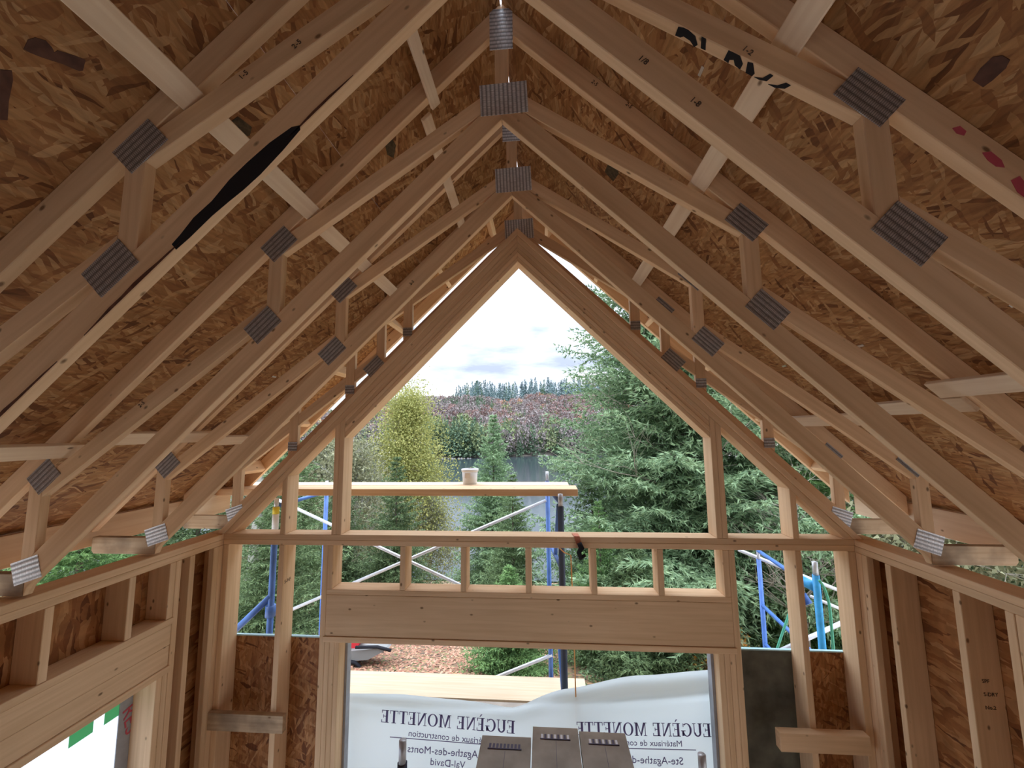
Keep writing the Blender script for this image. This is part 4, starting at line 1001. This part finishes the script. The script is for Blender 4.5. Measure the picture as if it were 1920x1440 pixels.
kinds = {'conifer': ('c', 170, FARC), 'blue': ('c', 170, FARB), 'grey': ('d', 150, FARG), 'pink': ('d', 150, FARP), 'orange': ('d', 150, FARO), 'yellow': ('d', 150, FARY)}
pv = {k_: [puff(k_, v_[1], 40 + i + 7 * j, None, v_[0]) for j in range(2)] for i, (k_, v_) in enumerate(kinds.items())}
pm = {k_: [np_mesh('crown', V_, np.arange(len(V_)).reshape(-1, 3), kinds[k_][2]) for V_ in vv] for k_, vv in pv.items()}
gf = random.Random(12)
spots = []
def vis(x, y, z):
    v_ = Vector((x - CX, y, z - CZ)); dpt = v_.dot(fw)
    return 960 + F * v_.dot(rt) / dpt, 720 - F * v_.dot(up) / dpt
for i in range(5200):
    d = gf.uniform(1, 260) if i > 700 else gf.uniform(0, 14); x = gf.uniform(-230, 160); y = shore(x) + d; z = hz(x, y)
    u_, v_ = vis(x, y, z)
    if u_ < 300 or u_ > 1330: continue
    rr = gf.random(); conz = 0
    if u_ > 855 and d > 170: kd = 'blue' if rr < .9 else 'conifer'; hgt = gf.uniform(13, 27); conz = 1
    elif d < 30 and 790 < u_ < 905: kd = 'conifer' if rr < .8 else 'yellow'; hgt = gf.uniform(11, 20)
    elif d < 30: kd = 'conifer' if rr < .62 else ('yellow' if rr < .8 else 'grey'); hgt = gf.uniform(9, 16)
    elif 800 < u_ < 925 and 100 < d < 165: kd = 'conifer' if rr < .7 else 'grey'; hgt = gf.uniform(9, 15)
    else:
        kd = 'grey' if rr < .48 else ('pink' if rr < .78 else ('conifer' if rr < .90 else ('yellow' if rr < .975 else 'orange'))); hgt = gf.uniform(8, 13)
    if conz and gf.random() < .55: continue
    if conz == 0 and d > 200 and gf.random() < .2: continue
    spots.append((y, x, z, kd, hgt, u_, v_))
spots.sort()
inview = [s_ for s_ in spots if 680 < s_[5] < 1060]
inview.sort(key=lambda s_: -s_[4] / s_[0])
pick = set(id(s_) for s_ in inview[:280])
lab = {'conifer': 'green conifer among the far hillside woods', 'blue': 'bluish conifer on the crest of the far hill', 'grey': 'grey leafless tree on the far hillside', 'pink': 'reddish bare tree on the far hillside',
       'orange': 'bright orange tree on the far hillside', 'yellow': 'yellow green tree near the far shore'}
rest = {k_: [] for k_ in kinds}
for s_ in spots:
    y, x, z, kd, hgt, _, _ = s_; rz = gf.uniform(0, 6.28); wd = gf.uniform(.85, 1.25)
    if id(s_) in pick:
        o = link('hillside_tree', gf.choice(pm[kd]), None, (x, y, z), (hgt * wd, hgt * wd, hgt), rz); tag(o, lab[kd], 'tree', 'far hillside: ' + kd + ' trees')
    else:
        V_ = gf.choice(pv[kd]); c_, s2 = math.cos(rz), math.sin(rz)
        rest[kd].append(np.stack([(V_[:, 0] * c_ - V_[:, 1] * s2) * hgt * wd + x, (V_[:, 0] * s2 + V_[:, 1] * c_) * hgt * wd + y, V_[:, 2] * hgt + z], 1))
for kd, vv in rest.items():
    if vv:
        V_ = np.concatenate(vv); o = link('hillside_forest', np_mesh('hillside_forest', V_, np.arange(len(V_)).reshape(-1, 3), kinds[kd][2]))
        tag(o, {'conifer': 'green conifers massed on the far hillside', 'blue': 'bluish conifers massed on the far crest', 'grey': 'grey leafless woods on the far hillside', 'pink': 'reddish bare woods on the far hillside', 'orange': 'scattered orange crowns on the far hillside', 'yellow': 'yellow green woods on the far hillside'}[kd], 'forest', kind='stuff')
# shore stones
for i in range(14):
    u_ = 828 + i * 6.2 + gf.uniform(-2, 2) if i < 10 else 1010 + (i - 10) * 5
    r_ = ray(u_, 858 if i < 10 else 853); t_ = 0
    yv = 60.
    for _ in range(600):
        p_ = Vector((CX, 0, CZ)) + r_ * (yv / r_.y)
        if yv >= shore(p_.x) - 1.5: break
        yv += .5
    s_ = gf.uniform(.35, .7) if i < 13 else .8
    vs = [Vector((p_.x, yv, -11.95)) + Vector((a * gf.uniform(.8, 1.2), b_ * gf.uniform(.8, 1.2), c_ * .7)) * s_ for a, b_, c_ in ((-1, -.6, -.3), (1, -.6, -.3), (.9, .6, -.3), (-.9, .6, -.3), (-.6, -.3, .8), (.5, -.35, .9), (.5, .3, .7), (-.5, .3, .8))]
    o = mesh_obj('shore_rock', vs, BF, flat('rock', (.30, .29, .28), .9) if i == 0 else bpy.data.materials['rock'], None, (p_.x, yv, -12)); tag(o, 'pale rock on the far lake shore', 'rock', 'rocks on the far shore')
